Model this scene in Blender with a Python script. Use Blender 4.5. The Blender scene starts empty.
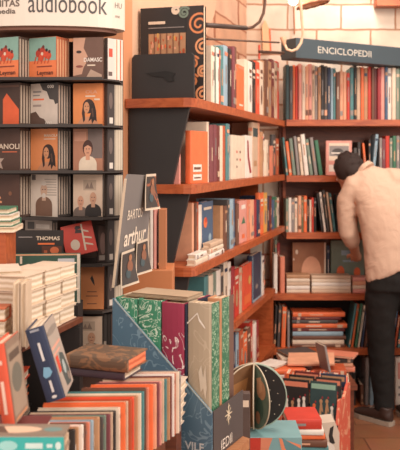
import bpy, bmesh, math, random
from mathutils import Matrix, Vector
random.seed(7)
C = bpy.context.scene.collection
EYE = 1.54; F = 800.0
# ---------------------------------------------------------------- camera
cam_data = bpy.data.cameras.new('camera'); cam = bpy.data.objects.new('camera', cam_data); C.objects.link(cam)
cam.location = (0, 0, EYE); cam.rotation_euler = (math.pi/2, 0, 0)
cam_data.sensor_width = 36; cam_data.lens = F/450*36; cam_data.shift_y = -67/450
cam_data.clip_start = 0.05
cam_data.dof.use_dof = True; cam_data.dof.focus_distance = 2.25; cam_data.dof.aperture_fstop = 9.0
bpy.context.scene.camera = cam
# ---------------------------------------------------------------- world, lights, exposure
vs = bpy.context.scene.view_settings
vs.view_transform = 'Standard'; vs.look = 'None'; vs.gamma = 1; vs.use_curve_mapping = False; vs.exposure = 0.30
w = bpy.data.worlds.new('world'); bpy.context.scene.world = w; w.use_nodes = True
w.node_tree.nodes['Background'].inputs[0].default_value = (1.0, 0.835, 0.74, 1)
w.node_tree.nodes['Background'].inputs[1].default_value = 0.72
def area(name, loc, target, size, energy, col, sy=None):
    d = bpy.data.lights.new(name, 'AREA'); d.energy = energy; d.color = col; d.size = size
    if sy: d.shape = 'RECTANGLE'; d.size_y = sy
    o = bpy.data.objects.new(name, d); C.objects.link(o); o.location = loc
    o.rotation_euler = (Vector(target)-Vector(loc)).to_track_quat('-Z', 'Y').to_euler(); return o
area('key_light', (2.3, 0.2, 2.9), (-0.1, 3.2, 1.1), 1.6, 72, (1.0, 0.89, 0.80))  # large soft key light, added overhead from the front; no window there
area('ceiling_lamp', (0.9, 3.0, 3.3), (0.6, 4.4, 0.9), 0.8, 34, (1.0, 0.82, 0.69))
area('front_lamp', (-0.6, 0.3, 2.6), (-0.3, 2.0, 1.3), 0.8, 8, (1.0, 0.88, 0.80))
area('wall_washer', (1.0, 4.75, 2.95), (0.98, 5.16, 2.35), 0.22, 6.5, (1.0, 0.96, 0.90))

# ---------------------------------------------------------------- colours / materials
PAL = dict(orange='E8703F', rust='B4512C', peach='E3A583', salmon='DB8468', pink='DE9A8C', red='C73A2A', crimson='9E2F35',
 plum='7C4046', maroon='6E2C2A', brown='6E4634', tan='B98B66', beige='CDB095', cream='E3CFB8', white='EADFD3', grey='8E8682',
 darkgrey='4C4745', black='2A2625', navy='2F3B54', blue='44607E', paleblue='94AFBD', teal='4E8284', darkteal='32494A',
 green='3F7458', olive='6B6A4A', mint='93B7A2', aqua='3FB3B0', yellow='D9A656', flesh='C98F70', redorange='DE5334', sage='79897A', copper='A06A48')
WORD = dict(darkgrey='dark grey', paleblue='pale blue', darkteal='dark teal', redorange='bright orange', olive='olive green', sage='sage green', plum='plum red', mint='mint green', crimson='dark red', maroon='maroon')
def word(c): return WORD.get(c, c)
def lin(h):
    if isinstance(h, tuple): return h
    v = [int(h[i:i+2], 16)/255 for i in (0, 2, 4)]
    return tuple(x/12.92 if x <= .04045 else ((x+.055)/1.055)**2.4 for x in v)
MATS = {}
def nodes_mat(name):
    m = bpy.data.materials.new(name); m.use_nodes = True
    nt = m.node_tree; return m, nt, nt.nodes, nt.links, nt.nodes['Principled BSDF']
def mat(c, rough=0.5, wear=0.22, scale=22, metal=0.0):
    key = (c, rough, wear, scale, metal)
    if key in MATS: return MATS[key]
    m, nt, N, L, b = nodes_mat('paint_'+c)
    col = lin(PAL.get(c, c))
    tc = N.new('ShaderNodeTexCoord'); nz = N.new('ShaderNodeTexNoise'); nz.inputs['Scale'].default_value = scale; nz.inputs['Detail'].default_value = 5
    L.new(tc.outputs['Object'], nz.inputs['Vector'])
    mx = N.new('ShaderNodeMix'); mx.data_type = 'RGBA'; L.new(nz.outputs['Fac'], mx.inputs['Factor'])
    mx.inputs['A'].default_value = (*[x*(1-wear) for x in col], 1)
    mx.inputs['B'].default_value = (*[min(1, x*(1+wear)+wear*.02) for x in col], 1)
    L.new(mx.outputs['Result'], b.inputs['Base Color']); b.inputs['Roughness'].default_value = rough; b.inputs['Metallic'].default_value = metal
    MATS[key] = m; return m
def wood_mat(name, c1, c2, rough=0.4, scale=3):
    m, nt, N, L, b = nodes_mat(name)
    tc = N.new('ShaderNodeTexCoord'); mp = N.new('ShaderNodeMapping'); mp.inputs['Scale'].default_value = (2, 14, 14)
    L.new(tc.outputs['Object'], mp.inputs['Vector'])
    nz = N.new('ShaderNodeTexNoise'); nz.inputs['Scale'].default_value = scale; nz.inputs['Detail'].default_value = 6; nz.inputs['Distortion'].default_value = 1.2
    L.new(mp.outputs['Vector'], nz.inputs['Vector'])
    r = N.new('ShaderNodeValToRGB'); r.color_ramp.elements[0].position = .3; r.color_ramp.elements[1].position = .72
    r.color_ramp.elements[0].color = (*lin(c1), 1); r.color_ramp.elements[1].color = (*lin(c2), 1)
    L.new(nz.outputs['Fac'], r.inputs['Fac']); L.new(r.outputs['Color'], b.inputs['Base Color']); b.inputs['Roughness'].default_value = rough
    return m
def pattern_mat(name, base, line, scale, width, dens=1.0, rough=.5, det=3.0, dist=1.5, gate=0.0):
    """thin contour lines of a noise field printed in a second colour"""
    m, nt, N, L, b = nodes_mat(name)
    tc = N.new('ShaderNodeTexCoord'); nz = N.new('ShaderNodeTexNoise'); nz.inputs['Scale'].default_value = scale; nz.inputs['Detail'].default_value = det; nz.inputs['Distortion'].default_value = dist
    L.new(tc.outputs['Object'], nz.inputs['Vector'])
    mu = N.new('ShaderNodeMath'); mu.operation = 'MULTIPLY'; mu.inputs[1].default_value = 6*dens; L.new(nz.outputs['Fac'], mu.inputs[0])
    fr = N.new('ShaderNodeMath'); fr.operation = 'FRACT'; L.new(mu.outputs[0], fr.inputs[0])
    sb = N.new('ShaderNodeMath'); sb.operation = 'SUBTRACT'; sb.inputs[1].default_value = .5; L.new(fr.outputs[0], sb.inputs[0])
    ab = N.new('ShaderNodeMath'); ab.operation = 'ABSOLUTE'; L.new(sb.outputs[0], ab.inputs[0])
    lt = N.new('ShaderNodeMath'); lt.operation = 'LESS_THAN'; lt.inputs[1].default_value = width; L.new(ab.outputs[0], lt.inputs[0])
    fac = lt.outputs[0]
    if gate:
        n2 = N.new('ShaderNodeTexNoise'); n2.inputs['Scale'].default_value = scale*.35; L.new(tc.outputs['Object'], n2.inputs['Vector'])
        g = N.new('ShaderNodeMath'); g.operation = 'GREATER_THAN'; g.inputs[1].default_value = gate; L.new(n2.outputs['Fac'], g.inputs[0])
        m2 = N.new('ShaderNodeMath'); m2.operation = 'MULTIPLY'; L.new(fac, m2.inputs[0]); L.new(g.outputs[0], m2.inputs[1]); fac = m2.outputs[0]
    mx = N.new('ShaderNodeMix'); mx.data_type = 'RGBA'; L.new(fac, mx.inputs['Factor'])
    mx.inputs['A'].default_value = (*lin(base), 1); mx.inputs['B'].default_value = (*lin(line), 1)
    L.new(mx.outputs['Result'], b.inputs['Base Color']); b.inputs['Roughness'].default_value = rough
    return m
def page_mat(name, c1, c2, axis=0, freq=520):
    m, nt, N, L, b = nodes_mat(name)
    tc = N.new('ShaderNodeTexCoord'); wv = N.new('ShaderNodeTexWave'); wv.bands_direction = 'XYZ'[axis]; wv.inputs['Scale'].default_value = freq/20; wv.inputs['Distortion'].default_value = 2.5; wv.inputs['Detail'].default_value = 3
    L.new(tc.outputs['Object'], wv.inputs['Vector'])
    mx = N.new('ShaderNodeMix'); mx.data_type = 'RGBA'; L.new(wv.outputs['Fac'], mx.inputs['Factor'])
    mx.inputs['A'].default_value = (*lin(c1), 1); mx.inputs['B'].default_value = (*lin(c2), 1)
    L.new(mx.outputs['Result'], b.inputs['Base Color']); b.inputs['Roughness'].default_value = .8
    return m
WOOD = wood_mat('shelf_wood', '964321', 'C4683A')
WOOD2 = wood_mat('dark_shelf_wood', '5A2E1E', '7C4228', .5)
PALEWOOD = wood_mat('table_wood', '9A623E', 'BE8358', .5)
PAGE = page_mat('paper_pages', 'D2B799', 'F0DCC4')
PAGEO = page_mat('orange_edged_pages', 'C8603C', 'F08A60')
CARD = mat('D9B893', .8)
METAL = mat('3A302B', .35, .1, metal=.6)

# ---------------------------------------------------------------- mesh helpers
def link(name, bm, m, parent=None):
    me = bpy.data.meshes.new(name); bmesh.ops.recalc_face_normals(bm, faces=bm.faces[:]); bm.to_mesh(me); bm.free()
    for x in (m if isinstance(m, (list, tuple)) else [m]): me.materials.append(x)
    o = bpy.data.objects.new(name, me); C.objects.link(o)
    if parent: o.parent = parent
    return o
def tag(o, label, cat, group=None, kind=None):
    o['label'] = label; o['category'] = cat
    if group: o['group'] = group
    if kind: o['kind'] = kind
    return o
def thing(name, label, cat, M=None, group=None):
    o = bpy.data.objects.new(name, None); C.objects.link(o); o.empty_display_size = .03
    if M is not None: o.matrix_world = M if isinstance(M, Matrix) else Matrix.Translation(M)
    return tag(o, label, cat, group)
def box(bm, lo, hi, M=None, mi=0):
    vs = []
    for z in (lo[2], hi[2]):
        for x, y in ((lo[0], lo[1]), (hi[0], lo[1]), (hi[0], hi[1]), (lo[0], hi[1])):
            p = Vector((x, y, z)); vs.append(bm.verts.new(M @ p if M else p))
    for f in ((3,2,1,0), (4,5,6,7), (0,1,5,4), (1,2,6,5), (2,3,7,6), (3,0,4,7)):
        fc = bm.faces.new([vs[i] for i in f]); fc.material_index = mi
def bevel(bm, w, seg=2):
    bmesh.ops.bevel(bm, geom=bm.edges[:], offset=w, segments=seg, affect='EDGES', profile=.6)
def prism(bm, pts, z0, z1, mapf=None):
    """polygon pts (2D) extruded; mapf(u,v,h)->Vector"""
    mapf = mapf or (lambda u, v, h: Vector((u, v, h)))
    a = [bm.verts.new(mapf(u, v, z0)) for u, v in pts]; b = [bm.verts.new(mapf(u, v, z1)) for u, v in pts]
    n = len(pts); bm.faces.new(a[::-1]); bm.faces.new(b)
    for i in range(n): bm.faces.new((a[i], a[(i+1) % n], b[(i+1) % n], b[i]))
def tube(bm, pts, r, seg=10, closed_ends=True):
    pts = [Vector(p) for p in pts]; rings = []; prev = None
    rs = r if isinstance(r, (list, tuple)) else [r]*len(pts)
    for i, p in enumerate(pts):
        t = (pts[min(i+1, len(pts)-1)]-pts[max(i-1, 0)]).normalized()
        if prev is None: n = t.orthogonal().normalized()
        else: n = (prev - t*prev.dot(t)).normalized()
        prev = n; b = t.cross(n)
        rings.append([bm.verts.new(p+(n*math.cos(2*math.pi*k/seg)+b*math.sin(2*math.pi*k/seg))*rs[i]) for k in range(seg)])
    for i in range(len(rings)-1):
        for k in range(seg): bm.faces.new((rings[i][k], rings[i][(k+1) % seg], rings[i+1][(k+1) % seg], rings[i+1][k]))
    if closed_ends: bm.faces.new(rings[0][::-1]); bm.faces.new(rings[-1])
def loft(bm, rings, seg=20, cap=True):
    """rings: (center, axisA*ra, axisB*rb)"""
    R = []
    for c, a, b in rings:
        c, a, b = Vector(c), Vector(a), Vector(b)
        R.append([bm.verts.new(c+a*math.cos(2*math.pi*k/seg)+b*math.sin(2*math.pi*k/seg)) for k in range(seg)])
    for i in range(len(R)-1):
        for k in range(seg): bm.faces.new((R[i][k], R[i][(k+1) % seg], R[i+1][(k+1) % seg], R[i+1][k]))
    if cap: bm.faces.new(R[0][::-1]); bm.faces.new(R[-1])
def smooth(o):
    for p in o.data.polygons: p.use_smooth = True
    return o
_tx = {}
def text2d(s, bold=False, serif=False):
    """returns verts, faces of flat text, size 1 em, left aligned at origin"""
    k = (s, bold)
    if k in _tx: return _tx[k]
    cu = bpy.data.curves.new('t', 'FONT'); cu.body = s; cu.size = 1; cu.resolution_u = 3
    if bold: cu.offset = .018
    o = bpy.data.objects.new('t', cu); C.objects.link(o)
    dg = bpy.context.evaluated_depsgraph_get(); me = bpy.data.meshes.new_from_object(o.evaluated_get(dg))
    r = ([(v.co.x, v.co.y) for v in me.vertices], [tuple(p.vertices) for p in me.polygons])
    bpy.data.objects.remove(o); bpy.data.curves.remove(cu); bpy.data.meshes.remove(me); _tx[k] = r; return r
def print_mesh(name, parent, mapf, items, step=.0004):
    """flat printing on a surface; mapf(u,v,e)->Vector. items: r/e/p/t with palette colour"""
    bm = bmesh.new(); mats = []; e = .0005
    def mi(c):
        if c not in mats: mats.append(c)
        return mats.index(c)
    for it in items:
        k = it[0]; e += .00006
        if k == 'r': pts = [(it[1], it[2]), (it[3], it[2]), (it[3], it[4]), (it[1], it[4])]; c = it[5]
        elif k == 'e': pts = [(it[1]+it[3]*math.cos(a*math.pi/9), it[2]+it[4]*math.sin(a*math.pi/9)) for a in range(18)]; c = it[5]
        elif k == 'p': pts = it[1]; c = it[2]
        if k == 't':   # ('t', text, u, v, hu, hv, colour, bold)
            vs_, fs = text2d(it[1], it[7] if len(it) > 7 else False); c = it[6]
            vv = [bm.verts.new(mapf(it[2]+x*it[4], it[3]+y*it[5], e)) for x, y in vs_]
            for f in fs:
                try: fc = bm.faces.new([vv[i] for i in f]); fc.material_index = mi(c)
                except ValueError: pass
        elif k == 's':  # swirl stroke ('s', cu, cv, r, turns, width, colour)
            cu_, cv_, r0, tn, wd, c = it[1:7]; n = int(22*tn); prev = None
            for i in range(n+1):
                a = it[7]+2*math.pi*tn*i/n if len(it) > 7 else 2*math.pi*tn*i/n; rr = r0*(1-i/n*.85)
                q = [bm.verts.new(mapf(cu_+(rr+s*wd/2)*math.cos(a), cv_+(rr+s*wd/2)*math.sin(a)*(it[8] if len(it) > 8 else 1), e)) for s in (-1, 1)]
                if prev: fc = bm.faces.new((prev[0], prev[1], q[1], q[0])); fc.material_index = mi(c)
                prev = q
        else:
            try: fc = bm.faces.new([bm.verts.new(mapf(u, v, e)) for u, v in pts]); fc.material_index = mi(c)
            except ValueError: pass
    me = bpy.data.meshes.new(name); bm.to_mesh(me); bm.free()
    for c in mats: me.materials.append(c if not isinstance(c, str) else mat(c, .5, .12, 40))
    o = bpy.data.objects.new(name, me); C.objects.link(o); o.parent = parent
    return o
def P(px, py, d): return Vector(((px-200)/F*d, d, EYE-(py-158)/F*d))
def frame(loc, x, y):
    x = Vector(x).normalized(); y = Vector(y); z = x.cross(y).normalized(); y = z.cross(x)
    M = Matrix((x, y, z)).transposed().to_4x4(); M.translation = Vector(loc); return M

# ---------------------------------------------------------------- a book
def book(label, M, T, W, H, col, art=None, spine=None, title=True, pages=None, name='book', cat='book', group=None, parent_mat=None, pageaxis=0):
    """local x = thickness, y = from spine to fore edge, z = height"""
    t = thing(name, label, cat, M, group)
    c = min(.0025, T*.14); b = min(.004, T*.15); bm = bmesh.new(); h = T/2
    arc = [(h*math.cos(a), -b*math.sin(a)+b*0) for a in [math.pi*k/6 for k in range(7)]]
    pts = [(h, W)]+arc+[(-h, W), (-h+c, W), (-h+c, c*1.5), (h-c, c*1.5), (h-c, W)]
    prism(bm, pts, 0, H); cm = parent_mat or (col if not isinstance(col, str) else mat(col))
    link('cover', bm, cm, t)
    bm = bmesh.new(); box(bm, (-h+c, c*1.5, .003), (h-c, W-.004, H-.003)); link('pages', bm, pages or PAGE, t)
    if spine or (title and random.random() < .75):
        its = spine
        if not its:
            light = col in ('cream', 'white', 'beige', 'peach', 'tan', 'paleblue', 'mint', 'pink', 'yellow') if isinstance(col, str) else True
            k1 = random.choice(['brown', 'tan', 'grey', 'salmon']) if light else random.choice(['cream', 'tan', 'beige', 'peach', 'grey']); k2 = random.choice(['salmon', 'navy', 'grey', 'brown'] if light else ['beige', 'peach', 'tan', 'grey'])
            r = random.random(); v0 = random.uniform(.3, .5); its = []
            its.append(('r', .36, v0, .62, v0+random.uniform(.2, .34), k1))
            bd = ('r', .12, .84, .88, .9, k2) if r < .5 else ('r', .1, .08, .9, .18, k2)
            if r < .8: print_mesh('spine_band', t, lambda u, v, e: Vector(((u-.5)*T, -b-e, v*H)), [bd])
        print_mesh('spine_title', t, lambda u, v, e: Vector(((u-.5)*T, -b-e, v*H)), its)
    if art: print_mesh('cover_picture', t, lambda u, v, e: Vector((h+e, u*W, v*H)), art)
    return t
USED = set()
def uniq(lab):
    if lab in USED: print('DUP LABEL', lab)
    USED.add(lab); return lab

# ---------------------------------------------------------------- left bookcase frame
TH = math.atan(230/F); U = Vector((math.sin(TH), math.cos(TH), 0)); Wd = Vector((-math.cos(TH), math.sin(TH), 0))
K = Vector((-.0152, 3.005, 0))
def LP(a, t, z): return K+U*a+Wd*t+Vector((0, 0, z))
def a_of(px, t0):
    k = (px-200)/F; o = K+Wd*t0
    return (k*o.y-o.x)/(U.x-k*U.y)
ORD = ['leftmost', 'second', 'third', 'fourth', 'fifth', 'sixth', 'seventh', 'eighth', 'ninth', 'tenth', 'eleventh', 'twelfth', 'thirteenth', 'fourteenth', 'fifteenth', 'sixteenth', 'seventeenth', 'eighteenth', 'nineteenth', 'twentieth']
def row_labels(cols, where, kinds):
    out = []
    for i, c in enumerate(cols):
        l = word(cols[i-1]) if i else None; r = word(cols[i+1]) if i+1 < len(cols) else None
        me = word(c)
        kd = 'outward book' if 'out' in kinds[i] else 'book'
        if l and r: s = f"{me} {kd} between {l} and {r}, {where}" if l != r else f"{me} {kd} between two {l} ones, {where}"
        elif r: s = f"{me} {kd} at left end by {r} one, {where}"
        else: s = f"{me} {kd} at right end by {l} one, {where}"
        out.append(s)
    for s in set(out):
        idx = [i for i, q in enumerate(out) if q == s]
        if len(idx) > 1:
            for n, i in enumerate(idx):
                same = [j for j, q in enumerate(cols) if q == cols[i]]
                rank = same.index(i); last = len(same)-1-rank
                pos = ORD[rank]+(' from left' if rank else '') if rank <= last else ('rightmost' if last == 0 else ORD[last]+' from right')
                out[i] = f"{pos} {word(cols[i])} {kinds[i]}, {where}"
    return out
# ================================================================ ROOM
def struct(name, bm, m): o = link(name, bm, m); o['kind'] = 'structure'; return o
fm, nt, N, L, b = nodes_mat('floor_tiles')
tc = N.new('ShaderNodeTexCoord'); br = N.new('ShaderNodeTexBrick'); br.offset = .5
br.inputs['Scale'].default_value = 1; br.inputs['Brick Width'].default_value = .9; br.inputs['Row Height'].default_value = .22; br.inputs['Mortar Size'].default_value = .004
for k, c in (('Color1', '9A6445'), ('Color2', 'A67050'), ('Mortar', '6E4430')): br.inputs[k].default_value = (*lin(c), 1)
nz = N.new('ShaderNodeTexNoise'); nz.inputs['Scale'].default_value = 9; nz.inputs['Detail'].default_value = 6
mx = N.new('ShaderNodeMix'); mx.data_type = 'RGBA'; mx.blend_type = 'MULTIPLY'; mx.inputs['Factor'].default_value = .35
L.new(tc.outputs['Object'], br.inputs['Vector']); L.new(tc.outputs['Object'], nz.inputs['Vector'])
L.new(br.outputs['Color'], mx.inputs['A']); L.new(nz.outputs['Color'], mx.inputs['B']); L.new(mx.outputs['Result'], b.inputs['Base Color']); b.inputs['Roughness'].default_value = .45
bm = bmesh.new(); box(bm, (-2.6, -.8, -.05), (2.6, 5.3, 0)); struct('floor', bm, fm)
def stone_mat(name, c1, c2, mo, off=(0, 0, 0)):
    m, nt, N, L, b = nodes_mat(name)
    tc = N.new('ShaderNodeTexCoord'); sp = N.new('ShaderNodeSeparateXYZ'); cb = N.new('ShaderNodeCombineXYZ'); L.new(tc.outputs['Object'], sp.inputs[0])
    L.new(sp.outputs['X'], cb.inputs['X']); L.new(sp.outputs['Z'], cb.inputs['Y'])
    mp = N.new('ShaderNodeMapping'); mp.inputs['Location'].default_value = off; L.new(cb.outputs[0], mp.inputs['Vector'])
    nz = N.new('ShaderNodeTexNoise'); nz.inputs['Scale'].default_value = 7; nz.inputs['Detail'].default_value = 6; L.new(tc.outputs['Object'], nz.inputs['Vector'])
    ad = N.new('ShaderNodeMix'); ad.data_type = 'VECTOR'; ad.inputs['Factor'].default_value = .02; L.new(mp.outputs[0], ad.inputs[4]); L.new(nz.outputs['Color'], ad.inputs[5])
    br = N.new('ShaderNodeTexBrick'); br.offset = .45; br.inputs['Scale'].default_value = 1; br.inputs['Brick Width'].default_value = .34; br.inputs['Row Height'].default_value = .158
    br.inputs['Mortar Size'].default_value = .007; br.inputs['Mortar Smooth'].default_value = .3; L.new(ad.outputs[1], br.inputs['Vector'])
    for k, c in (('Color1', c1), ('Color2', c2), ('Mortar', mo)): br.inputs[k].default_value = (*lin(c), 1)
    mx = N.new('ShaderNodeMix'); mx.data_type = 'RGBA'; mx.blend_type = 'MULTIPLY'; mx.inputs['Factor'].default_value = .4
    L.new(br.outputs['Color'], mx.inputs['A']); L.new(nz.outputs['Fac'], mx.inputs['B']); L.new(mx.outputs['Result'], b.inputs['Base Color'])
    mx.inputs['Factor'].default_value = .45
    b.inputs['Roughness'].default_value = .85
    bp = N.new('ShaderNodeBump'); bp.inputs['Strength'].default_value = .35; bp.inputs['Distance'].default_value = .01; L.new(nz.outputs['Fac'], bp.inputs['Height']); L.new(bp.outputs[0], b.inputs['Normal'])
    return m
STONE = stone_mat('stone_blocks', 'E9DCCB', 'E0C0A4', 'B58668', (.12, .04, 0))
PLASTER = mat('CFA689', .8, .12, 3)
bm = bmesh.new(); box(bm, (.25, 5.16, 0), (2.6, 5.3, 3.2)); struct('wall_back', bm, STONE)
# stone on the left wall beyond the slanted plaster edge, plaster nearer
def lmap(t0): return lambda a, z, h: LP(a, t0+h, z)
bm = bmesh.new(); prism(bm, [(.06, 0), (2.25, 0), (2.25, 3.2), (.06, 3.2)], 0, .1, lmap(.292)); o = struct('wall_left', bm, stone_mat('warm_stone_blocks', 'DDAF92', 'D29C7A', 'A8694A', (.1, .06, 0)))
bm = bmesh.new()
prism(bm, [(.06, 0), (.55, 0), (.72, 1.8), (.78, 1.9), (1.32, 2.32), (1.75, 3.2), (.06, 3.2)], 0, .010, lmap(.281)); struct('trim_1', bm, PLASTER)
bm = bmesh.new(); prism(bm, [(.276, 0), (2.6, 0), (2.6, 3.2), (.276, 3.2)], .0, .1, lambda t, z, h: LP(-.045+h, t, z)); struct('wall_front', bm, mat('C98A62', .8, .14, 3))
bm = bmesh.new(); box(bm, (1.12, 5.06, 2.505), (2.2, 5.158, 2.66)); struct('trim_2', bm, WOOD)

# ================================================================ LEFT BOOKCASE
LB = thing('bookcase', 'long orange wood bookcase on the left wall with black end panels', 'bookcase', LP(0, .14, 0))
MI = LB.matrix_world.inverted()
def part(name, bm, m, root):
    o = link(name, bm, m, root); o.matrix_parent_inverse = root.matrix_world.inverted(); return o
ZB = [1.773, 1.434, 1.088, .716, .384]; YB = 4.85
ZL = [1.765, 1.440, 1.130, .755, .42]; TF = [0, 0, 0, .05, .05]
for i, z in enumerate(ZL):
    bm = bmesh.new(); th = .034
    a1 = 1.912 if i < 3 else 1.872
    r = .03
    prism(bm, [(-.03, TF[i]+.04), (-.02, TF[i]+.012), (.01, TF[i]), (a1, TF[i]), (a1, .272), (-.03, .272)], z-th, z, lambda a, t, h: LP(a, t, h))
    part('shelf', bm, WOOD, LB)
bm = bmesh.new(); prism(bm, [(.012, .055), (1.87, .055), (1.9, .27), (.012, .27)], 0, .09, lambda a, t, h: LP(a, t, h)); part('plinth', bm, WOOD, LB)
BLK = mat('2F2C2B', .55, .15, 8)
for i in range(4):
    zt, zb = ZL[i]-.034, ZL[i+1]
    bm = bmesh.new(); prism(bm, [(.028, zt), (.270, zt), (.270, zb), (.095, zb)], .004, .022, lambda t, z, h: LP(h, t, z)); part('end_panel', bm, BLK, LB)
bm = bmesh.new(); prism(bm, [(.06, .09), (.27, .09), (.27, .386), (.06, .386)], .004, .022, lambda t, z, h: LP(h, t, z)); part('end_panel', bm, BLK, LB)
for i in range(4):   # far end posts
    zt, zb = ZL[i]-.034, ZL[i+1]
    bm = bmesh.new(); prism(bm, [(1.885, TF[i+1]+.16), (1.9, TF[i+1]+.16), (1.9, .27), (1.885, .27)], zb, zt, lambda a, t, h: LP(a, t, h)); part('end_post', bm, WOOD, LB)
bm = bmesh.new(); prism(bm, [(1.80, .06), (1.83, .06), (1.83, .27), (1.80, .27)], .09, .386, lambda a, t, h: LP(a, t, h)); part('upright', bm, WOOD, LB)
bm = bmesh.new(); prism(bm, [(1.82, .06), (1.86, .06), (1.86, .27), (1.82, .27)], .42, .721, lambda a, t, h: LP(a, t, h)); part('upright', bm, WOOD, LB)
bm = bmesh.new(); prism(bm, [(.06, .2725), (1.9, .2725), (1.9, .277), (.06, .277)], .09, 1.75, lambda a, t, h: LP(a, t, h)); part('back_panel', bm, WOOD2, LB)

def row(kind, where, z, t0, entries, hint=None, maxd=.2):
    """entries (px0, px1, ytop, colour, lean_px, art/spine)"""
    cols = []; kinds = []; geo = []
    for e in entries:
        px0, px1, yt, c = e[:4]; lean = e[4] if len(e) > 4 else 0; art = e[5] if len(e) > 5 else None
        if kind == 'L':
            a0, a1 = a_of(px0, t0), min(a_of(px1, t0), 1.876 if z < 1.7 else 1.91); mid = LP((a0+a1)/2, t0, z); d = mid.y; wdt = a1-a0; xa, ya = U, Wd
        else:
            a0, a1 = (px0-200)/F*t0, (px1-200)/F*t0; mid = Vector(((a0+a1)/2, t0, z)); d = t0; wdt = a1-a0; xa, ya = Vector((1, 0, 0)), Vector((0, 1, 0))
        H = EYE-(yt-158)/F*d-z
        face = wdt > .085 or (art is not None)
        geo.append((mid, wdt, H, xa, ya, lean/F*d, face, c, art, (a0, a1)))
        cols.append(c); kinds.append('book facing out' if face else 'book')
    labs = row_labels(cols, where, kinds)
    for (mid, wdt, H, xa, ya, ln, face, c, art, aa), lab in zip(geo, labs):
        up_ = [q for q in ([z_-.034 for z_ in ZL] if kind == 'L' else [z_-.038 for z_ in ZB]) if q > z+.05]
        H = min(max(H, .12), .36, (min(up_)-z-.006) if up_ else .36)
        if face:
            T = random.uniform(.018, .03); off = ya*(T/2+.004)
            M = frame(mid-xa*(wdt/2-.0055)+off+Vector((0, 0, .002)), -ya, xa)
            if art is None:
                k1 = 'brown' if c in ('cream', 'white', 'beige', 'peach', 'tan', 'paleblue', 'pink') else 'cream'
                art = [('r', .15, .78, .85, .85, k1), ('r', .25, .68, .75, .72, k1), ('e', .5, .38, .26, .18, random.choice(['tan', 'grey', 'brown', 'salmon']))]
            book(uniq(lab), M, T, wdt-.009, H, c, art=art)
        else:
            T = wdt-.0015; Wb = random.uniform(.130, .162) if maxd > .17 else maxd-.02
            th = math.asin(max(-.6, min(.6, ln/H))) if ln else 0
            x2 = xa*math.cos(th)-Vector((0, 0, 1))*math.sin(th)
            p = mid+ya*random.uniform(.0, .014)+Vector((0, 0, 1))*(T/2*abs(math.sin(th))+.0006)
            if ln:
                T *= math.cos(th)
            M = frame(p, x2, ya)
            book(uniq(lab), M, T, Wb, H*(.992 if ln else 1), c)
def split(px0, px1, yt, cs, lean=0):
    n = len(cs); return [(px0+(px1-px0)*i/n, px0+(px1-px0)*(i+1)/n, yt+((i*7) % 3-1)*1.2, c, lean) for i, c in enumerate(cs)]
# top shelf
row('L', 'top left shelf, near half', ZL[0], .02, [(211.5, 213.5, 46, 'cream'), (213.5, 215.5, 47, 'white'), (215.5, 217.5, 46, 'sage'), (217.5, 220, 48, 'white'), (220, 222.5, 50, 'rust'),
 (222.5, 226, 47, 'teal'), (226, 230, 46, 'paleblue'), (230, 232.5, 49, 'black'), (232.5, 235, 47, 'plum'), (235, 238, 47, 'brown')])
row('L', 'top left shelf, far half', ZL[0], .02, [
 (238.4, 245, 66, 'orange', 0, [('r', .1, .92, .9, .97, 'salmon'), ('r', .2, .1, .8, .14, 'cream')]), (245.6, 249.3, 60, 'cream'), (249.3, 253, 62, 'white'), (253, 256.5, 62, 'black'), (256.5, 260.5, 62, 'redorange'), (260.5, 264, 62, 'cream'),
 (264, 266.5, 61, 'tan'), (266.5, 269, 60, 'brown'), (269, 272, 62, 'tan'), (272, 275, 60, 'maroon'), (275, 278, 63, 'beige'), (278, 280.5, 62, 'red')])
# second
row('L', 'second left shelf', ZL[1], .02, [
 (209.4, 211.5, 122, 'cream'), (211.5, 215, 125, 'plum'), (215, 218, 125, 'plum'), (218, 221, 126, 'maroon'), (221, 223.5, 126, 'cream'), (223.5, 226, 126, 'rust'), (226, 229, 124, 'teal'), (229, 232, 124, 'paleblue'),
 (232.6, 246, 136, 'cream', 0, [('e', .35, .62, .05, .03, 'red'), ('e', .6, .62, .05, .03, 'brown'), ('e', .36, .45, .04, .03, 'brown'), ('e', .6, .44, .05, .03, 'red'), ('e', .35, .28, .04, .03, 'brown')]),
 (246.4, 253, 136, 'white', 0, [('p', [(.2, .9), (.42, .86), (.5, .5), (.9, .12), (.6, .1), (.25, .5)], 'crimson')]),
 (253.5, 258.6, 123, 'beige', 0, [('r', 0, .74, 1, .9, 'darkteal'), ('r', .2, .2, .8, .3, 'tan')]),
 (259, 261.5, 123, 'peach'), (261.5, 264, 132, 'tan'), (264, 266.2, 134, 'white'), (266.2, 269, 140, 'cream'), (269.6, 271, 144, 'black'), (271, 273.5, 146, 'salmon'), (273.5, 276.5, 135, 'darkgrey'), (276.5, 279.5, 139, 'rust')])
_b = book(uniq('bright orange book with two white labels angled out on second left shelf'), frame(LP(.070, .052, ZL[1]+.001), -(Wd*.98+U*.16), (U*.98-Wd*.16)), .024, .155, .205, 'orange', art=[('r', .12, .06, .62, .17, 'white'), ('r', .12, .22, .62, .36, 'white'), ('r', .17, .09, .57, .12, 'brown'), ('r', .17, .26, .57, .31, 'brown')])
book(uniq('peach book with its cover showing beside the black panel, second left shelf'), frame(LP(.036, .075, ZL[1]+.001), U, Wd), .014, .15, .195, 'pink')
book(uniq('pale blue book behind the angled orange book, second left shelf'), frame(LP(.052, .085, ZL[1]+.001), U, Wd), .012, .15, .205, 'paleblue')
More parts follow.
